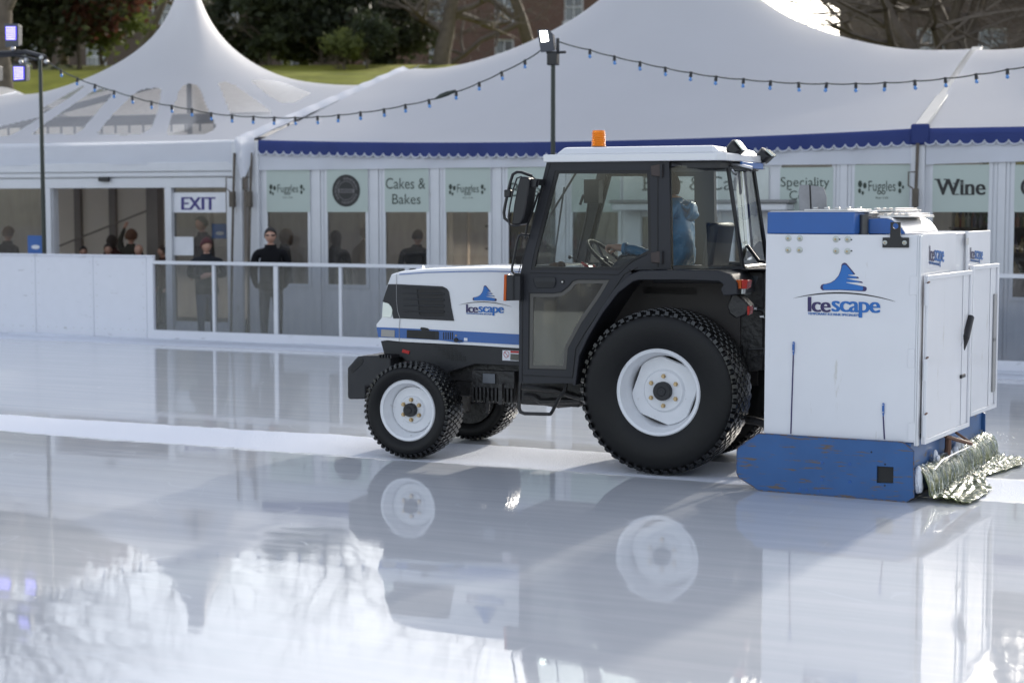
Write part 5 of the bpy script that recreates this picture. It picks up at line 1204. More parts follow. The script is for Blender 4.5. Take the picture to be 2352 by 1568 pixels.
# small logos on the upper rear panels
for kx, ky, w_, dd in ((857, 270, 230, 330), (1500, 295, 195, 255)):
    fr_ = lambda x, y, kx=kx, ky=ky, w_=w_, dd=dd: cr([(kx + (x - 345) * w_ / 1243, ky + 55 + (y - 800) * (dd - 15) / 340)])[0]
    logo(lambda px, py, d=0.: FM.at_a(px, py, aR + .009 + d), fr_, SIDE, only_text=True)
mb = MB(); q0 = P(*cr([(1432, 205)])[0], .009); q1_ = P(*cr([(1470, 310)])[0], .009); mb.box((aR + .0085, q0.y, q1_.z), (aR + .010, q1_.y, q0.z)); obj('data_plate', mb, M_beam, RS)
# ---- blue sledge
base = c5([(265, 847), (700, 876), (1395, 916), (1480, 985), (1480, 1350), (1420, 1392), (265, 1310), (105, 1190), (90, 1150), (95, 965)])
Pb = [(a, max(.004, z)) for a, z in mz(base, -.03)]
sq = mz(c5([(1190, 1105), (1320, 1112), (1318, 1240), (1188, 1236)]), -.03)
mb = MB(); mb.prism(Pb, -.03, -.012, [sq]); SL = obj('side_runner', mb, M_bluew, RS, bevel=.003)
mb = MB(); mb.prism(sq, -.0115, -.008); mb2 = obj('square_hole', mb, M_black, SL)
mb = MB(); mb.prism([(a, z) for a, z in Pb], WB + .0, WB + .018); obj('side_runner', mb, M_bluew, RS, bevel=.003)
a_e = FM.at(2092, 1060, 0).x
mb = MB(); mb.box((a_e - .03, -.011, .02), (a_e, WB - .001, zB - .0 - .003)); mb.box((aF + .05, -.011, zB - .05), (a_e - .031, WB - .001, zB - .004)); mb.box((aF + .02, 0, .02), (aF + .05, WB - .02, zB - .051)); obj('rear_blade_housing', mb, M_bluew, RS, bevel=.004)
mb = MB()
for x, y in c5([(1148, 994), (1255, 1090), (1253, 1256)]): mb.lathe([(-.0005, .001), (-.0005, .006), (-.001, .001)], FM.at(x, y, -.03), 10)
obj('bolt_hole', mb, M_black, SL)
mb = MB()
for x, y in c5([(760, 1075), (978, 1088), (758, 1210), (978, 1227), (590, 1285), (638, 1290), (733, 1300)]): mb.lathe([(-.0005, .011), (-.003, .010), (-.003, .007), (-.0008, .006), (-.0008, .001)], FM.at(x, y, -.03), 12)
obj('countersunk_bolt', mb, M_blue, SL)
mb = MB(); mb.tube([(a, -.03, z) for a, z in Pb] , .004, 5, closed=True); obj('worn_edge', mb, mat('worn_edge_blue', (.05, .10, .22), .5, dirt=((.13, .08, .05), .52, (9, 9, 9))), SL)
# towel bar stays
mb = MB(); s_ = cs([(1330, 140), (1325, 300), (1310, 430)]); mb.tube([FM.at_a(x, y, a_e + .05) for x, y in s_], .022, 8)
mb.tube([FM.at_a(*cs([(1290, 150)])[0], a_e + .05), FM.at_a(*cs([(1640, 250)])[0], a_e + .12)], .014, 6); mb.tube([FM.at_a(*cs([(1430, 95)])[0], a_e + .05), FM.at_a(*cs([(1645, 245)])[0], a_e + .12)], .010, 6); obj('towel_stay', mb, M_rust, RS)
mb = MB(); mb.tube([FM.at_a(*cs([(x, y)])[0], a_e + .12) for x, y in ((1640, 280), (1420, 380), (1250, 470), (1190, 540), (1140, 600))], .006, 5); obj('water_hose', mb, M_white, RS)
# lumps of snow caught behind the blade
mb = MB(); rnd = random.Random(3)
for k in range(16):
    b = rnd.uniform(.02, WB * .8); mb.ball((a_e + .03 + rnd.uniform(0, .03), b, rnd.uniform(.04, .24)), (rnd.uniform(.01, .03), rnd.uniform(.02, .05), rnd.uniform(.02, .06)), 8, 6)
mb.ball((a_e + .04, .03, .14), (.03, .035, .09), 10, 8)
tag(obj('snow_clump', mb, mat('snow', (.75, .78, .84), .7, bump=.6, bscale=70), RS), None, None, None, 'stuff')
# ---- soaked towel dragging behind: wet green cloth under running water
M_wet = mat('wet_green_towel', (.26, .30, .13), .16, var=.3, scale=9, bump=.2, bscale=14, spec=.6, coat=.5, trans=.55, ior=1.33)
TWb = WB + .02
def towel(u, v):
    b = .02 + u * (TWb - .04); n1 = noise.noise(Vector((b * 7, v * 2.2, 0))); n2 = noise.noise(Vector((b * 22, v * 6, 5)))
    lenz = .25 + .14 * noise.noise(Vector((b * 1.3, 7, 2))) - .10 * u
    zt_ = .17 + .02 * noise.noise(Vector((b * 5, 0, 3)))
    if v < .35:
        t = v / .35; a = a_e + .02 + .10 * math.sin(t * math.pi / 2); z = zt_ * math.cos(t * math.pi / 2) ** .8 + .03
        a += (.012 * noise.noise(Vector((b * 31, t, 8))) + .03 * n1) * t; z += .014 * noise.noise(Vector((b * 17, t * 3, 4))) + .008 * n2
    else:
        t = (v - .35) / .65; a = a_e + .12 + lenz * t + .03 * n1; z = .034 + .016 * n1 * (1 - t * .5) + .012 * n2 + .010 * math.sin(v * 40 + b * 9) * (1 - t) - .012 * t
    return (a, b, max(.006, z))
mb = MB(); mb.grid(towel, 220, 60); TW = obj('towel', mb, M_wet, RS, ang=80)
sm = TW.modifiers.new('thick', 'SOLIDIFY'); sm.thickness = .006
# beads and strings of water
M_water = mat('running_water', (.85, .9, .88), .02, trans=.9, ior=1.33, spec=.7)
mb = MB(); rnd = random.Random(5)
for k in range(70):
    u = rnd.random(); v0 = rnd.uniform(0, .25); L_ = rnd.uniform(.15, .4); pth = []
    for i in range(7):
        p_ = Vector(towel(min(1, u + .01 * math.sin(i)), min(1, v0 + L_ * i / 6))); p_.z += .008; p_.x += .004; pth.append(p_)
    mb.tube(pth, [.002 + .003 * rnd.random() for _ in pth], 5)
for k in range(420):
    p_ = Vector(towel(rnd.random(), rnd.uniform(0, 1) ** 1.3)); p_.z += rnd.uniform(.004, .02); mb.ball(p_, rnd.uniform(.003, .007), 6, 4)
for k in range(40): mb.ball((a_e + rnd.uniform(.02, .25), rnd.uniform(TWb - .1, TWb + .12), rnd.uniform(.02, .2)), rnd.uniform(.0015, .004), 5, 4)
obj('running_water', mb, M_water, RS)['kind'] = 'stuff'

# ------------------------------------------------------------------ people
def skinned(verts, edges, radii, root=0, sub=2):
    me = bpy.data.meshes.new('t'); me.from_pydata(verts, edges, []); o = bpy.data.objects.new('t', me); COL.objects.link(o)
    o.modifiers.new('s', 'SKIN'); sk_ = me.skin_vertices[0].data
    for i, r in enumerate(radii): sk_[i].radius = r if isinstance(r, tuple) else (r, r); sk_[i].use_root = (i == root)
    s = o.modifiers.new('b', 'SUBSURF'); s.levels = sub
    dg = bpy.context.evaluated_depsgraph_get(); dg.update(); m2 = bpy.data.meshes.new_from_object(o.evaluated_get(dg))
    V = [tuple(v.co) for v in m2.vertices]; F = [tuple(p.vertices) for p in m2.polygons]
    bpy.data.objects.remove(o); bpy.data.meshes.remove(me); bpy.data.meshes.remove(m2); return V, F
def rumple(V, amp, fr, test):
    out = []
    for q in V:
        p = Vector(q)
        if test(p): p += noise.noise_vector(Vector((p.x * fr, p.y * fr, p.z * fr * .7))) * amp + noise.noise_vector(p * fr * 2.3) * amp * .4
        out.append(tuple(p))
    return out
def head_mesh(c, s, yaw=0., tilt=0., long_=1.):
    """face looks along -Y; s = head height"""
    vs = []; fs = []; n, m = 20, 16
    for i in range(m + 1):
        th = math.pi * i / m
        for j in range(n):
            ph = 2 * math.pi * j / n; x = math.sin(th) * math.cos(ph); y = math.sin(th) * math.sin(ph); z = math.cos(th)
            jaw = max(0, -z); X = x * .36 * (1 - .30 * jaw ** 1.4); Y = y * (.44 if y > 0 else .40) * (1 - .22 * jaw * (1 if y > 0 else .25)); Z = z * .5
            if y < -.2:
                nose = math.exp(-((x / .16) ** 2) - ((z + .12) / .17) ** 2); Y -= .085 * nose
                eye = math.exp(-((abs(x) - .38) / .17) ** 2 - ((z - .05) / .10) ** 2); Y += .03 * eye
                brow = math.exp(-((z - .22) / .09) ** 2) * math.exp(-(x / .6) ** 2); Y -= .014 * brow
                lip = math.exp(-(x / .25) ** 2 - ((z + .47) / .06) ** 2); Y -= .022 * lip
                chin = math.exp(-(x / .25) ** 2 - ((z + .82) / .14) ** 2); Y -= .03 * chin
            ear = math.exp(-((y - .05) / .12) ** 2 - ((z + .02) / .18) ** 2) * (1 if abs(x) > .9 else 0); X += math.copysign(.05 * ear, x)
            p = Vector((X, Y, Z)) * s; p = Matrix.Rotation(yaw, 3, 'Z') @ (Matrix.Rotation(tilt, 3, 'X') @ p); vs.append(tuple(Vector(c) + p))
    for i in range(m):
        for j in range(n): fs.append((i * n + j, (i + 1) * n + j, (i + 1) * n + (j + 1) % n, i * n + (j + 1) % n))
    return vs, fs
SKINM = mat('skin', (.52, .30, .22), .5, var=.05)
def person(label, loc, yaw, h, top, leg, hair, style='short', arms='down', headyaw=0., scalee=1., hat=None, shoes=(.02, .02, .02), extra=None, group=None, wide=1., skin=None):
    """standing person facing local -Y; arms: down / pockets / folded / up / fore"""
    o = empty('person', loc, yaw); tag(o, label, 'person', group)
    H_ = h; V = []; E = []; RR_ = []
    def v(p, r, par=None):
        V.append((p[0] * H_, p[1] * H_, p[2] * H_)); RR_.append(tuple(q * H_ for q in (r if isinstance(r, tuple) else (r, r))));
        if par is not None: E.append((par, len(V) - 1))
        return len(V) - 1
    pel = v((0, 0, .51), (.096 * wide, .074)); wa = v((0, 0, .60), (.092 * wide, .070), pel); cht = v((0, .005, .71), (.104 * wide, .072), wa); sh = v((0, .008, .79), (.080 * wide, .050), cht)
    nk = v((0, .0, .845), .034, sh); hd = v((0, -.004, .885), .033, nk)
    for s in (-1, 1):
        hip = v((s * .052, 0, .475), .056, pel); kn = v((s * .058, -.006, .275), .040, hip); an = v((s * .060, .004, .055), .027, kn); he = v((s * .062, -.01, .026), .026, an); to = v((s * .068, -.075, .018), .020, he)
        shj = v((s * .112 * wide, .004, .790), .041, sh)
        if arms == 'down' or (arms == 'up' and s < 0): el = v((s * .140 * wide, .012, .63), .029, shj); wr = v((s * .142, -.025, .49), .019, el); ha = v((s * .140, -.035, .455), (.020, .012), wr); hb = v((s * .136, -.042, .425), (.014, .009), ha)
        elif arms == 'pockets': el = v((s * .140 * wide, .03, .64), .040, shj); wr = v((s * .122, -.045, .53), .021, el); ha = v((s * .10, -.062, .505), .018, wr)
        elif arms == 'folded': el = v((s * .150 * wide, -.015, .655), .031, shj); wr = v((s * .03, -.098, .655 + .012 * s), .021, el); ha = v((-s * .035, -.10, .665), .018, wr)
        elif arms == 'up': el = v((s * .150, -.03, .90), .028, shj); wr = v((s * .10, -.04, 1.03), .018, el); ha = v((s * .085, -.045, 1.065), (.018, .012), wr); hb = v((s * .08, -.05, 1.095), (.012, .008), ha)
        else: el = v((s * .140, -.02, .66), .029, shj); wr = v((s * .10, -.15, .66), .019, el); ha = v((s * .09, -.185, .665), .017, wr)
        if arms in ('down', 'up', 'fore'):
            hp_ = Vector(V[ha]) / H_; wp = Vector(V[wr]) / H_; dr_ = (hp_ - wp).normalized(); sd = dr_.cross(Vector((0, 1, .2))).normalized()
            for k in range(4):
                f0 = v(tuple(hp_ + dr_ * .012 + sd * (.010 * (k - 1.5))), .0055, ha); f1 = v(tuple(hp_ + dr_ * (.034 - .004 * abs(k - 1.5)) + sd * (.011 * (k - 1.5)) + Vector((0, -.008, 0))), .0045, f0)
            v(tuple(hp_ + sd * -.020 + dr_ * .008 + Vector((0, -.008, 0))), .0055, ha)
    SV, SF = skinned(V, E, RR_, pel, 2)
    hs = .132 * H_; hc = (0, -.012 * H_, .935 * H_); HV, HF = head_mesh(hc, hs, headyaw)
    mb = MB(); mb.add(SV, SF); mb.m = []
    for f in mb.f:
        c = sum((Vector(mb.v[i]) for i in f), Vector()) / len(f); z = c.z / H_
        hand = False
        if arms in ('down',): hand = z < .475 and abs(c.x / H_) > .10
        elif arms == 'up': hand = z > 1.03 or (z < .475 and c.x / H_ < -.10)
        elif arms == 'folded': hand = abs(c.x / H_) < .05 and c.y / H_ < -.095
        elif arms == 'fore': hand = c.y / H_ < -.155
        mb.m.append(0 if (hand or (z > .845 and z < .95 and abs(c.x / H_) < .05)) else 1 if z > .50 or (abs(c.x / H_) > .105 and z > .4) else 3 if z < .05 else 2)
    n0 = len(mb.f); mb.add(HV, HF); mb.m += []; mb.m = mb.m[:n0] + [0] * len(HF)
    cn = lambda c: 'cloth_%02x%02x%02x' % tuple(int(max(0, min(1, x)) * 255) for x in c)
    body = obj('body', mb, [skin or SKINM, mat(cn(top), top, .85, var=.12, scale=12, bump=.35, bscale=24, spec=.2), mat(cn(leg), leg, .85, var=.12, bump=.3, bscale=30, spec=.2), mat(cn(shoes), shoes, .5)], o, ang=80)
    hm = mat('hair_' + cn(hair), hair, .6, var=.35, scale=30, bump=.8, bscale=50)
    mb = MB(); cz = Vector(hc); rot = Matrix.Rotation(headyaw, 3, 'Z')
    def hairf(u, v_):
        ph = 2 * math.pi * u; th = math.pi * (.0 + v_ * (.62 if style in ('short', 'bald') else .8)); y = math.sin(th) * math.sin(ph); 
        front = max(0, -y)
        thm = math.pi * v_ * ((.60 if style != 'long' else .88) - .30 * front ** .6); x = math.sin(thm) * math.cos(ph); y = math.sin(thm) * math.sin(ph); z = math.cos(thm)
        k = {'short': 1.06, 'long': 1.14, 'big': 1.32, 'bald': 1.01, 'curly': 1.18}[style]; k *= 1 + (.07 if style != 'bald' else 0) * noise.noise(Vector((x * 5, y * 5, z * 5 + h * 9)))
        p = Vector((x * .37 * k, y * .45 * k, z * .5 * k + .01)); 
        if style == 'long' and v_ > .8: p.z -= .35 * (v_ - .8) / .2; 
        return tuple(cz + rot @ (p * hs))
    if style != 'bald': mb.grid(hairf, 24, 12); hr = obj('hair', mb, hm, o, ang=80); sdm = hr.modifiers.new('t', 'SOLIDIFY'); sdm.thickness = .012
    # eyes, brows, mouth
    mb = MB()
    for s in (-1, 1): mb.ball(cz + rot @ (Vector((s * .135, -.345, .03)) * hs), .030 * hs, 8, 6)
    obj('eye', mb, mat('eye_dark', (.03, .02, .02), .3), o)
    mb = MB(); mb.tube([cz + rot @ (Vector((x, -.392 + abs(x) * .15, -.235)) * hs) for x in (-.10, -.05, 0, .05, .10)], .012 * hs, 5); obj('mouth', mb, mat('lip', (.30, .12, .10), .5), o)
    if hat:
        mb = MB(); mb.lathe([(.10, .40), (.20, .425), (.33, .41), (.45, .33), (.54, .18), (.56, .001)], (0, 0, 0), 20, axis=2); mb.v = [tuple(cz + rot @ Vector((x * hs * .95, y * hs * 1.1 + .01, z * hs))) for x, y, z in mb.v]; obj('hat', mb, mat(cn(hat), hat, .8), o)
    # jacket hem and collar as clothing
    mb = MB(); mb.lathe([(.485, .098), (.50, .100), (.53, .097), (.56, .092)], (0, 0, 0), 24, axis=2); mb.v = [(x * H_ * wide, y * H_ * .74, z * H_) for x, y, z in mb.v]; jh = obj('jacket_hem', mb, MATS[cn(top)], o); jh.modifiers.new('t', 'SOLIDIFY').thickness = .01
    mb = MB(); mb.lathe([(.825, .060), (.845, .050), (.862, .048), (.858, .040), (.835, .040)], (0, .002, 0), 18, axis=2, closed=False); mb.v = [(x * H_, y * H_ * .9, z * H_) for x, y, z in mb.v]; obj('collar', mb, MATS[cn(top)], o)
    if extra: extra(o, H_, cz, hs, rot)
    return o
def stand(label, px, ytop, b, **k):
    q = FF.at(px, ytop, b); h = (q.z - (FLOOR + (.03 if b > 0 else 0))); p = FF.w(q.x, b, FLOOR + (.03 if b > 0 else 0)); kid = k.pop('yaw', 0.)
    hk = k.pop('h', None)
    if hk: h = hk
    return person(label, p, kid, h, **k)
def shades(o, H_, cz, hs, rot):
    mb = MB()
    for s in (-1, 1):
        mb.add([tuple(cz + rot @ (Vector((s * x, y, z)) * hs)) for x, y, z in ((.02, -.41, .08), (.22, -.385, .08), (.33, -.26, .06), (.33, -.26, .01), (.22, -.385, -.02), (.10, -.41, -.02), (.02, -.41, .02))], [tuple(range(7))])
    q = obj('sunglasses', mb, mat('dark_lens', (.015, .012, .012), .1, coat=.5), o); q.modifiers.new('t', 'SOLIDIFY').thickness = .006
MAN = stand('man in a black jacket and wraparound sunglasses standing behind the clear barrier', 621, 523, -1.5, top=(.008, .008, .010), leg=(.05, .05, .055), hair=(.02, .016, .015), arms='pockets', extra=shades, wide=1.05, yaw=R(6))
WOM = stand('person with short dark red hair and dark coat behind the clear barrier near EXIT', 474, 548, -1.3, top=(.02, .022, .026), leg=(.06, .08, .13), hair=(.07, .012, .014), style='curly', arms='folded', headyaw=R(18), wide=1.12, yaw=R(8))
G1 = None
stand('grey haired person in a dark jacket inside the tent behind the EXIT glass', 465, 497, 1.4, top=(.06, .045, .04), leg=(.02, .02, .03), hair=(.16, .14, .12), arms='down', yaw=R(-50))
stand('person with brown hair and dark coat seen through the glass at the far left edge', 17, 522, 1.0, top=(.03, .022, .02), leg=(.02, .02, .02), hair=(.16, .08, .035), style='curly', arms='down', yaw=R(150))
stand('small dark haired person low in the doorway, nearest the left door post', 191, 566, 1.6, top=(.03, .02, .02), leg=(.02, .02, .03), hair=(.02, .014, .012), yaw=R(20))
stand('long dark haired person in the middle of the doorway beside the bushy haired one', 258, 541, 2.2, top=(.05, .02, .018), leg=(.02, .02, .03), hair=(.035, .022, .016), style='long', yaw=R(-30))
stand('short dark haired person in a bright orange top in the doorway', 248, 560, 1.4, top=(.55, .09, .02), leg=(.02, .02, .03), hair=(.02, .015, .012), yaw=R(10))
stand('person with bushy auburn hair and one raised arm in the doorway', 300, 530, 1.9, top=(.05, .045, .035), leg=(.02, .02, .03), hair=(.11, .045, .02), style='big', arms='up', yaw=R(160))
stand('bald person in a dark red top low in the doorway', 320, 562, 1.3, top=(.20, .02, .02), leg=(.02, .02, .03), hair=(.3, .2, .15), style='bald', yaw=R(-40))
stand('brown haired person half hidden behind the right side of the doorway', 374, 565, 1.7, top=(.07, .03, .025), leg=(.02, .02, .03), hair=(.05, .03, .02), yaw=R(-60))
stand('fair haired person in dark coat behind glass, just right of the man in black', 654, 527, .9, top=(.018, .016, .018), leg=(.02, .02, .03), hair=(.16, .10, .06), style='long', yaw=R(100))
stand('long dark haired person in a striped top behind the badge window', 770, 531, 1.1, top=(.06, .055, .055), leg=(.02, .02, .03), hair=(.025, .015, .012), style='long', yaw=R(170))
stand('person in a wide black jacket behind the Cakes & Bakes window', 958, 528, 1.2, top=(.006, .006, .008), leg=(.02, .02, .03), hair=(.10, .06, .04), yaw=R(150), wide=1.35)
stand('dark haired person whose head just shows under the letters of the Wine sign', 2196, 524, 1.4, top=(.03, .03, .03), leg=(.02, .02, .03), hair=(.03, .018, .014), yaw=R(170))
stand('dark haired person at the right side of the Wine window', 2262, 514, 1.2, top=(.05, .02, .02), leg=(.02, .02, .03), hair=(.025, .02, .015), yaw=R(120))

# ---- driver, seated (tractor frame, faces -a)
def driver():
    o = empty('person', fr=FT); tag(o, 'driver in a bright blue hooded jacket holding the steering wheel in the tractor cab', 'person')
    B = .70; D = lambda x, y, b=B: FT.at(x, y, b)
    V = []; E = []; Rd = []
    def v(p, r, par=None):
        V.append(tuple(p)); Rd.append(r if isinstance(r, tuple) else (r, r))
        if par is not None: E.append((par, len(V) - 1))
        return len(V) - 1
    hip = D(1572, 606); che = D(1560, 535); shc = D(1549, 478); nk_ = D(1539, 455); hd_ = D(1528, 428)
    pel = v(hip, (.145, .12)); wa = v(D(1568, 570), (.13, .11), pel); ct_ = v(che, (.15, .115), wa); sh = v(shc, (.12, .10), ct_); nk = v(nk_, .055, sh); hd = v(D(1533, 440), .055, nk)
    for s in (-1, 1):
        hj = v(hip + Vector((-.06, s * .10, -.03)), .085, pel); kn = v(hip + Vector((-.46, s * .14, -.0)), .062, hj); an = v(hip + Vector((-.52, s * .13, -.42)), .045, kn); v(hip + Vector((-.62, s * .13, -.45)), .038, an)
    # near arm to the wheel
    sj = v(shc + Vector((.0, -.19, -.02)), .062, sh); el = v(D(1512, 585, .52), .052, sj)
    wr0 = v(D(1450, 573, .50), .040, el); wr = v(D(1434, 571, .50), .027, wr0); pm = v(D(1412, 566, .51), (.030, .018), wr); kk = v(D(1402, 565, .515), (.034, .016), pm)
    rimc = D(1404, 572, .52)
    for k in range(4):
        b = .485 + .021 * k; f0 = v(D(1398 - 1 + k * 1.5, 564 + k * 1.5, b), .0105, kk); f1 = v(D(1391 + k * 1.5, 570 + k * 2, b), .0095, f0); v(D(1396 + k * 3, 580 + k * 1.5, b + .004), .008, f1)
    t0 = v(D(1414, 574, .545), .012, pm); t1 = v(D(1404, 579, .555), .010, t0); v(D(1396, 578, .55), .0085, t1)
    # far arm
    sj2 = v(shc + Vector((.0, .19, -.02)), .062, sh); el2 = v(D(1512, 590, .98), .05, sj2); wr2 = v(D(1450, 590, .92), .036, el2); h2 = v(D(1432, 590, .88), (.03, .018), wr2); 
    for k in range(4): f0 = v(D(1424, 588 + k, .84 + .018 * k), .009, h2); v(D(1418, 596 + k, .83 + .018 * k), .008, f0)
    v(D(1430, 598, .84), .010, h2)
    SV, SF = skinned(V, E, Rd, pel, 2); hs = .235; SV = rumple(SV, .024, 9, lambda p: p.x > D(1452, 573, .5).x and p.z < nk_.z - .03)
    HV, HF = head_mesh(tuple(hd_), hs, -math.pi / 2 , 0)
    mb = MB(); mb.add(SV, SF); mb.m = []; wrx = D(1431, 573, .5).x
    for f in mb.f:
        c = sum((Vector(mb.v[i]) for i in f), Vector()) / len(f)
        mb.m.append(0 if (c.x < wrx and c.z > hip.z + .068 and c.z < shc.z) or c.z > nk_.z + .0 else 2 if c.z < hip.z + .068 and c.x < hip.x - .05 else 1)
    n0 = len(mb.f); mb.add(HV, HF); mb.m = mb.m[:n0] + [0] * len(HF)
    MJ = mat('blue_jacket', (.006, .17, .36), .45, var=.25, scale=7, bump=1.6, bscale=9, coat=.1)
    obj('body', mb, [SKINM, MJ, mat('driver_trousers', (.03, .035, .05), .8), M_blk], o, ang=80)
    mb = MB(); cz = Vector(hd_)
    def hf(u, v_):
        ph = 2 * math.pi * u; y0 = math.cos(ph); thm = math.pi * v_ * (.66 - .26 * max(0, -math.cos(ph)) ** .7)
        x = math.sin(thm) * math.cos(ph); y = math.sin(thm) * math.sin(ph); z = math.cos(thm); k = 1.06
        return (cz.x + x * .45 * hs * k, cz.y + y * .38 * hs * k, cz.z + z * .5 * hs * k)
    mb.grid(hf, 24, 12); obj('hair', mb, mat('driver_hair', (.05, .03, .02), .7, bump=.8, bscale=50), o, ang=80)
    mb = MB()
    for s in (-1, 1): mb.ball(cz + Vector((-.345 * hs, s * .135 * hs, .03 * hs)), .03 * hs, 8, 6)
    obj('eye', mb, MATS['eye_dark'], o)
    # hood hanging on the back
    mb = MB(); hp_ = D(1597, 484); mb.ball(tuple(D(1577, 474)), (.055, .11, .035), 14, 10); mb.ball(tuple(D(1591, 486)), (.034, .10, .05), 14, 10); mb.ball(tuple(D(1586, 494)), (.034, .09, .045), 14, 10); mb.v = rumple(mb.v, .03, 12, lambda p: True); obj('hood', mb, MJ, o, ang=80)
    mb = MB(); mb.lathe([(-.02, .043), (-.012, .048), (.008, .047), (.012, .04)], (0, 0, 0), 16, axis=0); q = D(1437, 572, .5); mb.v = [(x + q.x, y + q.y, z + q.z) for x, y, z in mb.v]; obj('cuff', mb, MJ, o)
    return o
driver()
# ------------------------------------------------------------------ poles, lamps, festoon lights (frame FB: the poles stand along the barrier)
def emat(name, col, s):
    m = bpy.data.materials.new(name); m.use_nodes = True; N, L = nt(m); N.remove(N['Principled BSDF']); e = N.new('ShaderNodeEmission'); e.inputs[0].default_value = (*col, 1); e.inputs[1].default_value = s; L.new(e.outputs[0], N['Material Output'].inputs[0]); return m
M_led = emat('blue_led', (.50, .48, 1.), 1.6); M_flood = emat('flood_led', (1, 1, .92), 9); M_glow = emat('violet_glow', (.10, .07, 1.), .8)
M_bulb = mat('blue_bulb_glass', (.05, .19, .42), .08, coat=.8, spec=.8, emit=(.05, .25, 1.), es=.06)
def mast(x, ytop, b, label, foot):
    q = FB.at(x, ytop, b); o = empty('light_pole', FB.w(q.x, b, FLOOR), -FB.ang); tag(o, label, 'light pole'); ht = q.z - FLOOR
    mb = MB(); mb.tube([(0, 0, 0), (0, 0, ht * .5), (0, 0, ht)], [.033, .033, .028], 10); obj('pole', mb, M_pole, o)
    mb = MB(); mb.box((-.35, -.03, .0), (.35, .03, .05)); mb.box((-.03, -.35, .001), (.03, -.031, .049)); mb.box((-.03, .031, .001), (.03, .35, .049)); obj('foot', mb, M_pole, o, bevel=.01)
    return o, q, ht
def loc(o_a, o_b, x, y, b): p = FB.at(x, y, b); return Vector((p.x - o_a, p.y - o_b, p.z - FLOOR))
BP = .35
o, q, ht = mast(1270.5, 125, BP, 'dark pole with one lit floodlight rising behind the tractor roof', 1)
Lc = lambda x, y, d=0.: loc(q.x, BP, x, y, BP + d)
mb = MB(); mb.box((-.07, -.05, ht - .14), (.07, .05, ht + .02)); mb.tube([Lc(1255, 122), Lc(1300, 120)], .02, 6); mb.tube([Lc(1281, 122), Lc(1281, 88)], .025, 6)
obj('clamp', mb, M_blk, o, bevel=.01)
def flood(parent, pts, d, lit, lm, glow=False, name='floodlight'):
    c = sum((Lc(*p) for p in pts), Vector()) / len(pts); e = empty(name, c, parent=parent); P = [Lc(*p) - c for p in pts]
    n = len(P); mb = MB(); vs = [tuple(p + Vector((0, -.04, 0))) for p in P] + [tuple(p * .8 + Vector((0, .08, 0))) for p in P]; mb.add(vs, [tuple(range(n)), tuple(range(n, 2 * n))] + [(i, (i + 1) % n, n + (i + 1) % n, n + i) for i in range(n)]); obj('housing', mb, mat('lamp_grey', (.06, .065, .08), .5), e, bevel=.008)
    Q = [Lc(*p) - c for p in lit]; mb = MB()
    if glow:
        mb.add([tuple(p + Vector((0, -.043, 0))) for p in Q], [tuple(range(len(Q)))]); obj('lens', mb, M_glow, e)
        mb = MB(); nx, ny = 5, 6
        for i in range(nx):
            for j in range(ny):
                u, v_ = (i + .7) / (nx + .6), (j + .5) / ny; p = Q[0].lerp(Q[1], u).lerp(Q[3].lerp(Q[2], u), v_) + Vector((0, -.046, 0)); mb.ball(p, (.0125, .008, .0125), 8, 4)
        obj('led', mb, lm, e)
    else: mb.add([tuple(p + Vector((0, -.043, 0))) for p in Q], [tuple(range(len(Q)))]); obj('lens', mb, lm, e)
    return e
flood(o, [(1236, 69), (1262, 68), (1272, 78), (1276, 118), (1245, 122), (1243, 112)], 0, [(1243, 73), (1259, 72), (1263, 95), (1247, 98)], M_flood)
o2, q, ht2 = mast(92, 128, BP, 'dark pole with a cross arm carrying lit blue lamps at the left edge', 1)
LA = lambda x, y, d=0.: loc(q.x, BP, x, y, BP + d)
Lc = LA
mb = MB(); mb.tube([Lc(105, 132), Lc(60, 120), Lc(0, 122), Lc(-60, 122)], .035, 6); mb.tube([Lc(85, 138), Lc(40, 128), Lc(-20, 130)], .02, 6); obj('cross_arm', mb, M_blk, o2)
mb = MB()
for x, y in ((30, 112), (48, 142), (60, 138), (95, 133), (106, 142)): mb.ball(Lc(x, y, -.05), .035, 8, 6)
obj('clamp', mb, M_steel, o2)
flood(o2, [(13, 55), (46, 55), (46, 108), (16, 110)], 0, [(17, 62), (42, 62), (42, 93), (18, 93)], M_led, True)
flood(o2, [(32, 148), (64, 148), (64, 188), (33, 190)], 0, [(35, 154), (60, 154), (60, 183), (36, 185)], M_led, True)
flood(o2, [(-32, 150), (2, 150), (2, 188), (-32, 190)], 0, [(-30, 154), (1, 154), (1, 183), (-30, 185)], M_led, True)
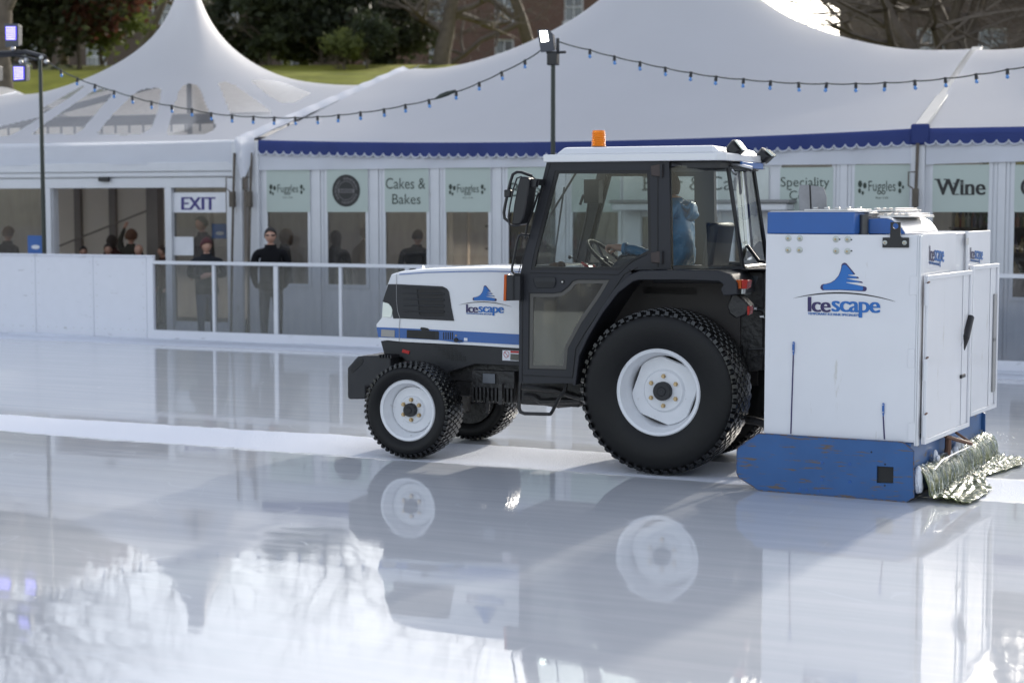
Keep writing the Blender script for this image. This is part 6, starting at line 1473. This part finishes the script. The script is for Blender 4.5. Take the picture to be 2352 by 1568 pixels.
def festoon(pts, pend, b, label, thick=.009):
    P = [FB.at(x, y, b) for x, y in pts]; ctr = P[len(P) // 2].copy()
    o = empty('string_lights', FB.w(ctr.x, ctr.y, ctr.z), -FB.ang); tag(o, label, 'string lights', 'blue bulb strings over the rink')
    mb = MB(); pts_ = []
    full = [FB.at(*pend[0], b)] + P + [FB.at(*pend[1], b)]
    for i, (p, q_) in enumerate(zip(full, full[1:])):
        for k in range(4): t = k / 4; pts_.append(p.lerp(q_, t) - ctr + Vector((0, 0, -.010 * 4 * t * (1 - t))))
    pts_.append(full[-1] - ctr); mb.tube(pts_, thick, 5); obj('cable', mb, M_pole, o)
    rnd = random.Random(len(pts))
    proto = None
    for p in P:
        tl = Matrix.Rotation(rnd.uniform(-.15, .15), 3, 'Y')
        if proto is None:
            h = MB(); h.lathe([(.012, .001), (.012, .017), (-.03, .020), (-.055, .024), (-.06, .001)], (0, 0, 0), 10, axis=2); hm_ = obj('bulb_holder', h, M_blk, o)
            g = MB(); g.lathe([(-.058, .014), (-.072, .021), (-.088, .023), (-.102, .016), (-.108, .001)], (0, 0, 0), 12, axis=2); gm = obj('bulb', g, M_bulb, hm_); proto = (hm_, gm); hm_.location = p - ctr
        else:
            a = proto[0].copy(); c = proto[1].copy(); COL.objects.link(a); COL.objects.link(c); a.parent = o; c.parent = a; a.location = p - ctr; a.rotation_euler = (rnd.uniform(-.12, .12), rnd.uniform(-.15, .15), 0)
    return o
R_pts = [(1355, 115), (1411, 130), (1470, 143), (1528, 156), (1587, 167), (1645, 176), (1708, 182), (1770, 187), (1834, 191), (1899, 192), (1966, 192), (2033, 190), (2101, 186), (2171, 180), (2242, 171), (2314, 160), (2388, 146), (2460, 130)]
festoon(R_pts, ((1283, 96), (2540, 108)), BP, 'string of small blue bulbs sagging right from the floodlight pole')
L_pts = [(1206, 139), (1152, 166), (1101, 190), (1048, 211), (985, 230), (931, 241), (882, 251), (828, 258), (778, 264), (729, 268), (678, 270), (630, 270), (582, 268), (533, 265), (485, 260), (441, 251), (394, 243), (348, 234), (304, 222), (262, 209), (218, 195), (178, 180), (139, 161)]
festoon(L_pts, ((1243, 115), (98, 133)), BP, 'string of small blue bulbs sagging left from the floodlight pole')
q = FB.at(1022, 218, BP); mb = MB(); mb.tube([(-.16, 0, -.05), (-.06, 0, -.01), (.04, 0, .02), (.16, 0, .06)], [.008, .03, .032, .01], 8); cn_ = tag(obj('cable_connector', mb, M_pole), 'taped cable connector hanging on the left string of blue bulbs', 'connector'); cn_.location = FB.w(q.x, BP, q.z - .005); cn_.rotation_euler = (0, 0, -FB.ang)

# ------------------------------------------------------------------ buildings on the bank
def brickmat(name, c1_, c2_):
    m = bpy.data.materials.new(name); m.use_nodes = True; N, L = nt(m); p = N['Principled BSDF']; p.inputs['Roughness'].default_value = .85
    tc = N.new('ShaderNodeTexCoord'); mp = N.new('ShaderNodeMapping'); mp.inputs['Rotation'].default_value = (R(90), 0, 0); L.new(tc.outputs['Object'], mp.inputs[0])
    b = N.new('ShaderNodeTexBrick'); b.inputs['Color1'].default_value = (*c1_, 1); b.inputs['Color2'].default_value = (*c2_, 1); b.inputs['Mortar'].default_value = (.22, .2, .18, 1); b.inputs['Scale'].default_value = 4.4; b.inputs['Mortar Size'].default_value = .012
    L.new(mp.outputs[0], b.inputs['Vector']); L.new(b.outputs['Color'], p.inputs['Base Color']); return m
M_brick = brickmat('red_brick', (.12, .06, .045), (.16, .085, .065)); M_brick2 = brickmat('brown_brick', (.08, .052, .04), (.11, .075, .055))
M_slate = mat('slate_roof', (.10, .10, .115), .5, var=.2, scale=3); M_pane2 = mat('dark_window_glass', (.05, .06, .08), .06, spec=.8, coat=.5); M_wf = mat('window_white', (.6, .6, .62), .5)
def building(x0, x1, y, z0, z1, depth, label, m, wx, wz, roof=True, ww=1.1, wh=1.7):
    o = empty('brick_building', ((x0 + x1) / 2, y, z0)); tag(o, label, 'building'); W_ = (x1 - x0) / 2; hh = z1 - z0
    mb = MB(); hs_ = []
    for wz_ in wz:
        for wx_ in wx: hs_.append([(wx_ - ww / 2, wz_), (wx_ + ww / 2, wz_), (wx_ + ww / 2, wz_ + wh), (wx_ - ww / 2, wz_ + wh)])
    mb.prism([(-W_, -1.5), (W_, -1.5), (W_, hh), (-W_, hh)], 0, .3, hs_); mb.box((-W_, .301, -1.5), (-W_ + .3, depth, hh)); mb.box((W_ - .3, .301, -1.5), (W_, depth, hh)); mb.box((-W_ + .301, depth - .3, -1.5), (W_ - .301, depth, hh)); obj('wall', mb, m, o, smooth=False)
    for h in hs_:
        a0, a1, b0, b1 = h[0][0], h[1][0], h[0][1], h[2][1]; f_ = MB(); t = .09
        f_.prism([(a0, b0), (a1, b0), (a1, b1), (a0, b1)], .08, .16, [[(a0 + t, b0 + t), (a1 - t, b0 + t), (a1 - t, b1 - t), (a0 + t, b1 - t)]]); f_.box((a0 + t, .09, (b0 + b1) / 2 - .04), (a1 - t, .15, (b0 + b1) / 2 + .04)); f_.box(((a0 + a1) / 2 - .03, .092, b0 + t), ((a0 + a1) / 2 + .03, .148, b1 - t)); f_.box((a0 - .1, -.08, b0 - .12), (a1 + .1, .07, b0 - .002))
        w_ = obj('window', f_, M_wf, o, smooth=False); g = MB(); g.box((a0, .17, b0), (a1, .19, b1)); obj('pane', g, M_pane2, w_, smooth=False)
    if roof:
        mb = MB(); mb.add([(-W_ - .4, -.5, hh), (W_ + .4, -.5, hh), (W_ + .4, depth + .5, hh), (-W_ - .4, depth + .5, hh), (-W_ + 2, depth / 2, hh + 1.2), (W_ - 2, depth / 2, hh + 1.2)], [(0, 1, 5, 4), (2, 3, 4, 5), (1, 2, 5), (3, 0, 4), (0, 3, 2, 1)]); obj('roof', mb, M_slate, o, smooth=False)
    else:
        mb = MB(); mb.box((-W_ - .1, -.1, hh), (W_ + .1, depth + .1, hh + .3)); obj('parapet', mb, M_brick2, o, smooth=False)
    return o
zbk = bank_z(0, 92)
building(-40, -9.5, 93, zbk - .3, zbk + 4.6, 10, 'long dark brick building behind the trees at the left', M_brick2, [-12, -8.5, -5, -1.4, 2.2, 5.8, 9.4, 12.8], [.5, 2.9])
building(-9.0, 12.6, 89, zbk - .5, zbk + 4.8, 10, 'red brick building behind the big bare tree', M_brick, [-9.0, -5.6, -2.2, 1.4, 5.0, 8.6], [.6, 3.0], ww=1.0, wh=1.5)
xb = (2046 - 1176) / 3900 * 70
building(xb, xb + 22, 70, 2, 15.5, 12, 'dark brown brick block at the top right corner', M_brick2, [-9.5, -7, -4, -1, 2], [2.6, 5.6, 8.6], roof=False, ww=1.2, wh=1.6)

# ------------------------------------------------------------------ trees
def leafmat(name, col):
    if name in MATS: return MATS[name]
    m = mat(name, col, .55, var=.4, scale=1.6, spec=.35); N, L = nt(m); p = N['Principled BSDF']; t = N.new('ShaderNodeBsdfTranslucent'); t.inputs[0].default_value = (*[min(1, c * 1.8) for c in col], 1); x = N.new('ShaderNodeMixShader'); x.inputs[0].default_value = .4; L.new(p.outputs[0], x.inputs[1]); L.new(t.outputs[0], x.inputs[2]); L.new(x.outputs[0], N['Material Output'].inputs[0]); return m
M_bark = mat('bark', (.125, .10, .075), .85, var=.3, bump=.8, bscale=12)
def branch_tree(seed, height, trunk_r, spread=.9, depth=6, kids_=(3, 3, 3, 3, 2, 2), lean=(0, 0), up=.25, first=.28, minr=.006):
    rnd = random.Random(seed); mb = MB(); tw = MB(); tips = []
    def grow(p, d, L_, r, lv):
        n = 4 if lv < 3 else 3; path = [p]; rs = [r]; q = p.copy(); dd = d.copy()
        for i in range(n):
            dd = (dd + Vector((rnd.gauss(0, .14), rnd.gauss(0, .14), rnd.gauss(.03, .10) + (up * .12 if lv > 0 else 0)))).normalized(); q = q + dd * (L_ / n); path.append(q.copy()); rs.append(max(minr, r * (1 - .42 * (i + 1) / n)))
        (mb if lv < 3 else tw).tube(path, rs, 7 if lv == 0 else 5 if lv < 3 else 3, caps=False)
        if lv >= depth - 1: tips.append((q, dd)); return
        k = kids_[lv]
        for i in range(k):
            t = rnd.uniform(.35, 1.) if i else 1.0; j = min(n, max(1, int(round(t * n)))); b = path[j]
            ax = Vector((rnd.gauss(0, 1), rnd.gauss(0, 1), rnd.gauss(0, .35))).normalized(); nd = (dd * (1.0 if i == 0 else .55) + ax * spread * (.5 if i == 0 else 1.)).normalized(); nd.z = nd.z * .8 + up * .35; nd.normalize()
            grow(b, nd, L_ * rnd.uniform(.58, .82), rs[j] * rnd.uniform(.55, .78), lv + 1)
    grow(Vector((0, 0, -.3)), Vector((lean[0], lean[1], 1)).normalized(), height * first, trunk_r, 0)
    return mb, tw, tips
def bare(x, y, label, seed, height, r, z=None, grp='bare trees on the grass bank', **k):
    z = bank_z(x, y) if z is None else z; o = empty('bare_tree', (x, y, z), random.Random(seed).uniform(0, 6)); tag(o, label, 'tree', grp)
    mb, tw, tips = branch_tree(seed, height, r, **k); obj('trunk', mb, M_bark, o, ang=80); obj('crown', tw, M_bark, o, ang=80); return o
def gx(px, y): return (px - 1176) / 3900 * y
def leafy(name, x, y, label, seed, height, rx, col, n=5200, base=.12, shape='oval', lf=.13, z=None, grp=None, dense=1.):
    z = bank_z(x, y) if z is None else z; o = empty(name, (x, y, z)); tag(o, label, 'tree' if 'tree' in name else 'shrub', grp); rnd = random.Random(seed)
    mb, tw, tips = branch_tree(seed, height * .8, max(.05, height * .022), depth=4, kids_=(5, 4, 3, 2), first=.5, spread=.8); mb.v += []; o_ = len(mb.v); mb.add(tw.v, tw.f); obj('trunk', mb, M_bark, o, ang=80)
    cm = leafmat('leaf_%s_%d' % (name, int(sum(col) * 1000)), tuple(c * 2.0 for c in col)); lv = MB(); cl_ = []
    for k in range(46):
        while True:
            u = Vector((rnd.uniform(-1, 1), rnd.uniform(-1, 1), rnd.uniform(-1, 1)))
            if u.length < 1: break
        t = (u.z + 1) / 2; wdt = {'oval': math.sqrt(max(0, 1 - u.z * u.z)) * 1.15, 'cone': 1.15 * (1 - t * .85), 'round': 1.}[shape]; cl_.append((Vector((u.x * rx * wdt, u.y * rx * wdt, height * (base + (1 - base) * t))), rnd.uniform(.35, .75) * rx * .45))
    for k in range(n):
        c, r = rnd.choice(cl_); d = Vector((rnd.gauss(0, 1), rnd.gauss(0, 1), rnd.gauss(0, .8))); p = c + d * r * .62; s = lf * rnd.uniform(.6, 1.5)
        a = Vector((rnd.gauss(0, 1), rnd.gauss(0, 1), rnd.gauss(0, .6))).normalized(); b = a.cross(Vector((rnd.gauss(0, 1), rnd.gauss(0, 1), rnd.gauss(0, 1)))).normalized()
        lv.add([p - a * s, p + b * s * .55, p + a * s, p - b * s * .55], [(0, 1, 2, 3)])
    obj('crown', lv, cm, o, smooth=False); return o
bare(gx(1012, 63), 63, 'large bare tree with a thick trunk and wide limbs before the red brick building', 11, 17, .36, spread=1.15, up=.12, first=.17, depth=7, kids_=(5, 4, 3, 3, 3, 2, 2), grp=None)
bare(gx(15, 50), 50, 'bare tree with a leaning trunk beside the blue lamps at the left edge', 21, 18, .34, lean=(.12, 0), depth=7, kids_=(4, 4, 3, 3, 3, 2, 2))
spots = [(150, 66, 15, .26, 31), (330, 72, 17, .26, 32), (560, 76, 16, .24, 33), (700, 70, 15, .22, 34), (850, 74, 17, .25, 35), (1230, 72, 18, .3, 36), (1500, 66, 19, .34, 37), (1660, 72, 17, .3, 38), (-150, 60, 20, .4, 39)]
lab_ = ['thin bare tree behind the red leaved tree', 'bare tree between the red tree and the pointed tent tip', 'tall bare tree just right of the pointed tent tip', 'bare tree behind the dark evergreens', 'bare tree left of the large thick trunked tree', 'bare tree right of the large thick trunked tree', 'tall bare tree hidden behind the marquee peak, mirrored in the ice', 'second bare tree behind the marquee peak, left of the bright sky', 'spreading bare tree beyond the left edge, mirrored in the ice']
for (px, y, h, r, s), lb_ in zip(spots, lab_): bare(gx(px, y), y, lb_, s, h, r, depth=6, kids_=(5, 4, 3, 3, 3, 2), spread=.8)
# overhanging limbs in front of the bright sky and the right block
K7 = dict(depth=7, kids_=(6, 5, 4, 3, 3, 3, 2), up=.08, spread=1.1)
bare(gx(2265, 43), 43, 'dark spreading tree in front of the brown block at the top right', 51, 21, .42, first=.30, grp=None, z=.8, **K7)
bare(gx(2520, 44), 44, 'tree off the right edge whose long limbs reach across the bright sky', 53, 20, .4, first=.24, grp=None, z=.8, **K7)
bare(19.5, 41, 'unseen bare tree added beyond the right edge to shade the rink', 54, 19, .36, first=.27, grp='unseen trees added for shade', z=.6, **K7)  # this tree and the next: out of view, added to break up sunlight
bare(25, 46, 'second unseen bare tree added beyond the right edge to shade the rink', 55, 22, .4, first=.27, grp='unseen trees added for shade', z=1., **K7)
def pine(x, y, label, seed, h, cb, rx, grp):
    z = bank_z(x, y); o = empty('shade_pine', (x, y, z)); tag(o, label, 'tree', grp); rnd = random.Random(seed)
    mb = MB(); top = h - z; mb.tube([(0, 0, -.3), (.1, 0, top * .4), (0, .1, top * .75), (0, 0, top)], [.32, .26, .18, .04], 8); lv = MB()
    for k in range(70):
        zz = rnd.uniform(cb - z, top); ph = rnd.uniform(0, 6.28); L_ = rx * rnd.uniform(.5, 1) * (1 - .45 * (zz - (cb - z)) / (top - (cb - z))); e_ = Vector((math.cos(ph) * L_, math.sin(ph) * L_, zz + rnd.uniform(-.4, .7)))
        mb.tube([(0, 0, zz), (e_.x * .5, e_.y * .5, zz + .1), e_], [.06, .04, .015], 4)
        for j in range(75):
            t = rnd.uniform(.25, 1.05); p = Vector((0, 0, zz)).lerp(e_, t) + Vector((rnd.gauss(0, .38), rnd.gauss(0, .38), rnd.gauss(0, .25))); s = rnd.uniform(.12, .26)
            a = Vector((rnd.gauss(0, 1), rnd.gauss(0, 1), rnd.gauss(0, .4))).normalized(); b = a.cross(Vector((rnd.gauss(0, 1), rnd.gauss(0, 1), rnd.gauss(0, 1)))).normalized(); lv.add([p - a * s, p + b * s * .5, p + a * s, p - b * s * .5], [(0, 1, 2, 3)])
    obj('trunk', mb, M_bark, o, ang=80); obj('crown', lv, mat('pine_green', (.03, .045, .02), .6, var=.4), o, smooth=False)
for i, (x, y, h, cb, lb_) in enumerate([(14.6, 44.6, 24, 14.6, 'unseen pine added for shade beyond the right edge, nearest the picture'), (18.8, 42.2, 24.5, 15.2, 'second unseen pine added for shade beyond the right edge'), (22.6, 40, 24, 15.5, 'third unseen pine added for shade beyond the right edge'), (27, 38, 23, 14, 'farthest right unseen pine added for shade'), (16.6, 51, 24, 11.5, 'unseen pine added for shade behind the other added pines')]):
    pine(x, y, lb_, 200 + i, h, cb, 3.6, 'unseen pines added to shade the ice')  # out-of-view pines, crowns set to throw shade over the foreground ice
leafy('evergreen_tree', gx(95, 60), 60, 'dark evergreen tree behind the blue lamps', 61, 4.4, 2.6, (.022, .026, .012), 6500, base=.12, lf=.15)
leafy('red_leaf_tree', gx(190, 61), 61, 'tree with dull red leaves above the lawn at the left', 62, 4.4, 2.5, (.045, .018, .012), 5200, base=.26, lf=.13)
leafy('evergreen_tree', gx(245, 64), 64, 'olive green tree between the red tree and the pointed tent', 63, 4., 1.8, (.06, .075, .02), 3600, base=.22, lf=.13)
for i, (px, y, h, rx, c, lb_) in enumerate([(560, 66, 3.9, 1.7, (.020, .025, .012), 'dark evergreen just right of the pointed tent tip'), (625, 63, 4.2, 1.4, (.028, .034, .016), 'tall narrow dark evergreen, third from the tent tip'), (690, 65, 4.3, 1.5, (.045, .055, .018), 'lighter olive evergreen with sunlit edges'), (745, 64, 3.8, 1.9, (.016, .02, .010), 'broad nearly black evergreen above the far lawn'), (810, 66, 3.6, 1.3, (.03, .036, .016), 'low dark evergreen right of the black one'), (905, 66, 3.3, 1.6, (.02, .024, .012), 'dark bushy evergreen left of the thick bare trunk')]):
    leafy('evergreen_tree', gx(px, y), y, lb_, 70 + i, h, rx, c, 4200, base=.10, shape='cone' if i in (1, 2) else 'oval', lf=.13, grp='evergreens on the bank')
for i, (px, y, h, rx, c, lb_) in enumerate([(797, 61, 1.3, .75, (.07, .08, .025), 'small rounded olive shrub on the far lawn'), (845, 61.5, 1.9, .95, (.02, .026, .013), 'dark rounded shrub on the far lawn beside the olive one')]):
    leafy('round_shrub', gx(px, y), y, lb_, 90 + i, h, rx, c, 2200, base=.25, shape='round', lf=.07)
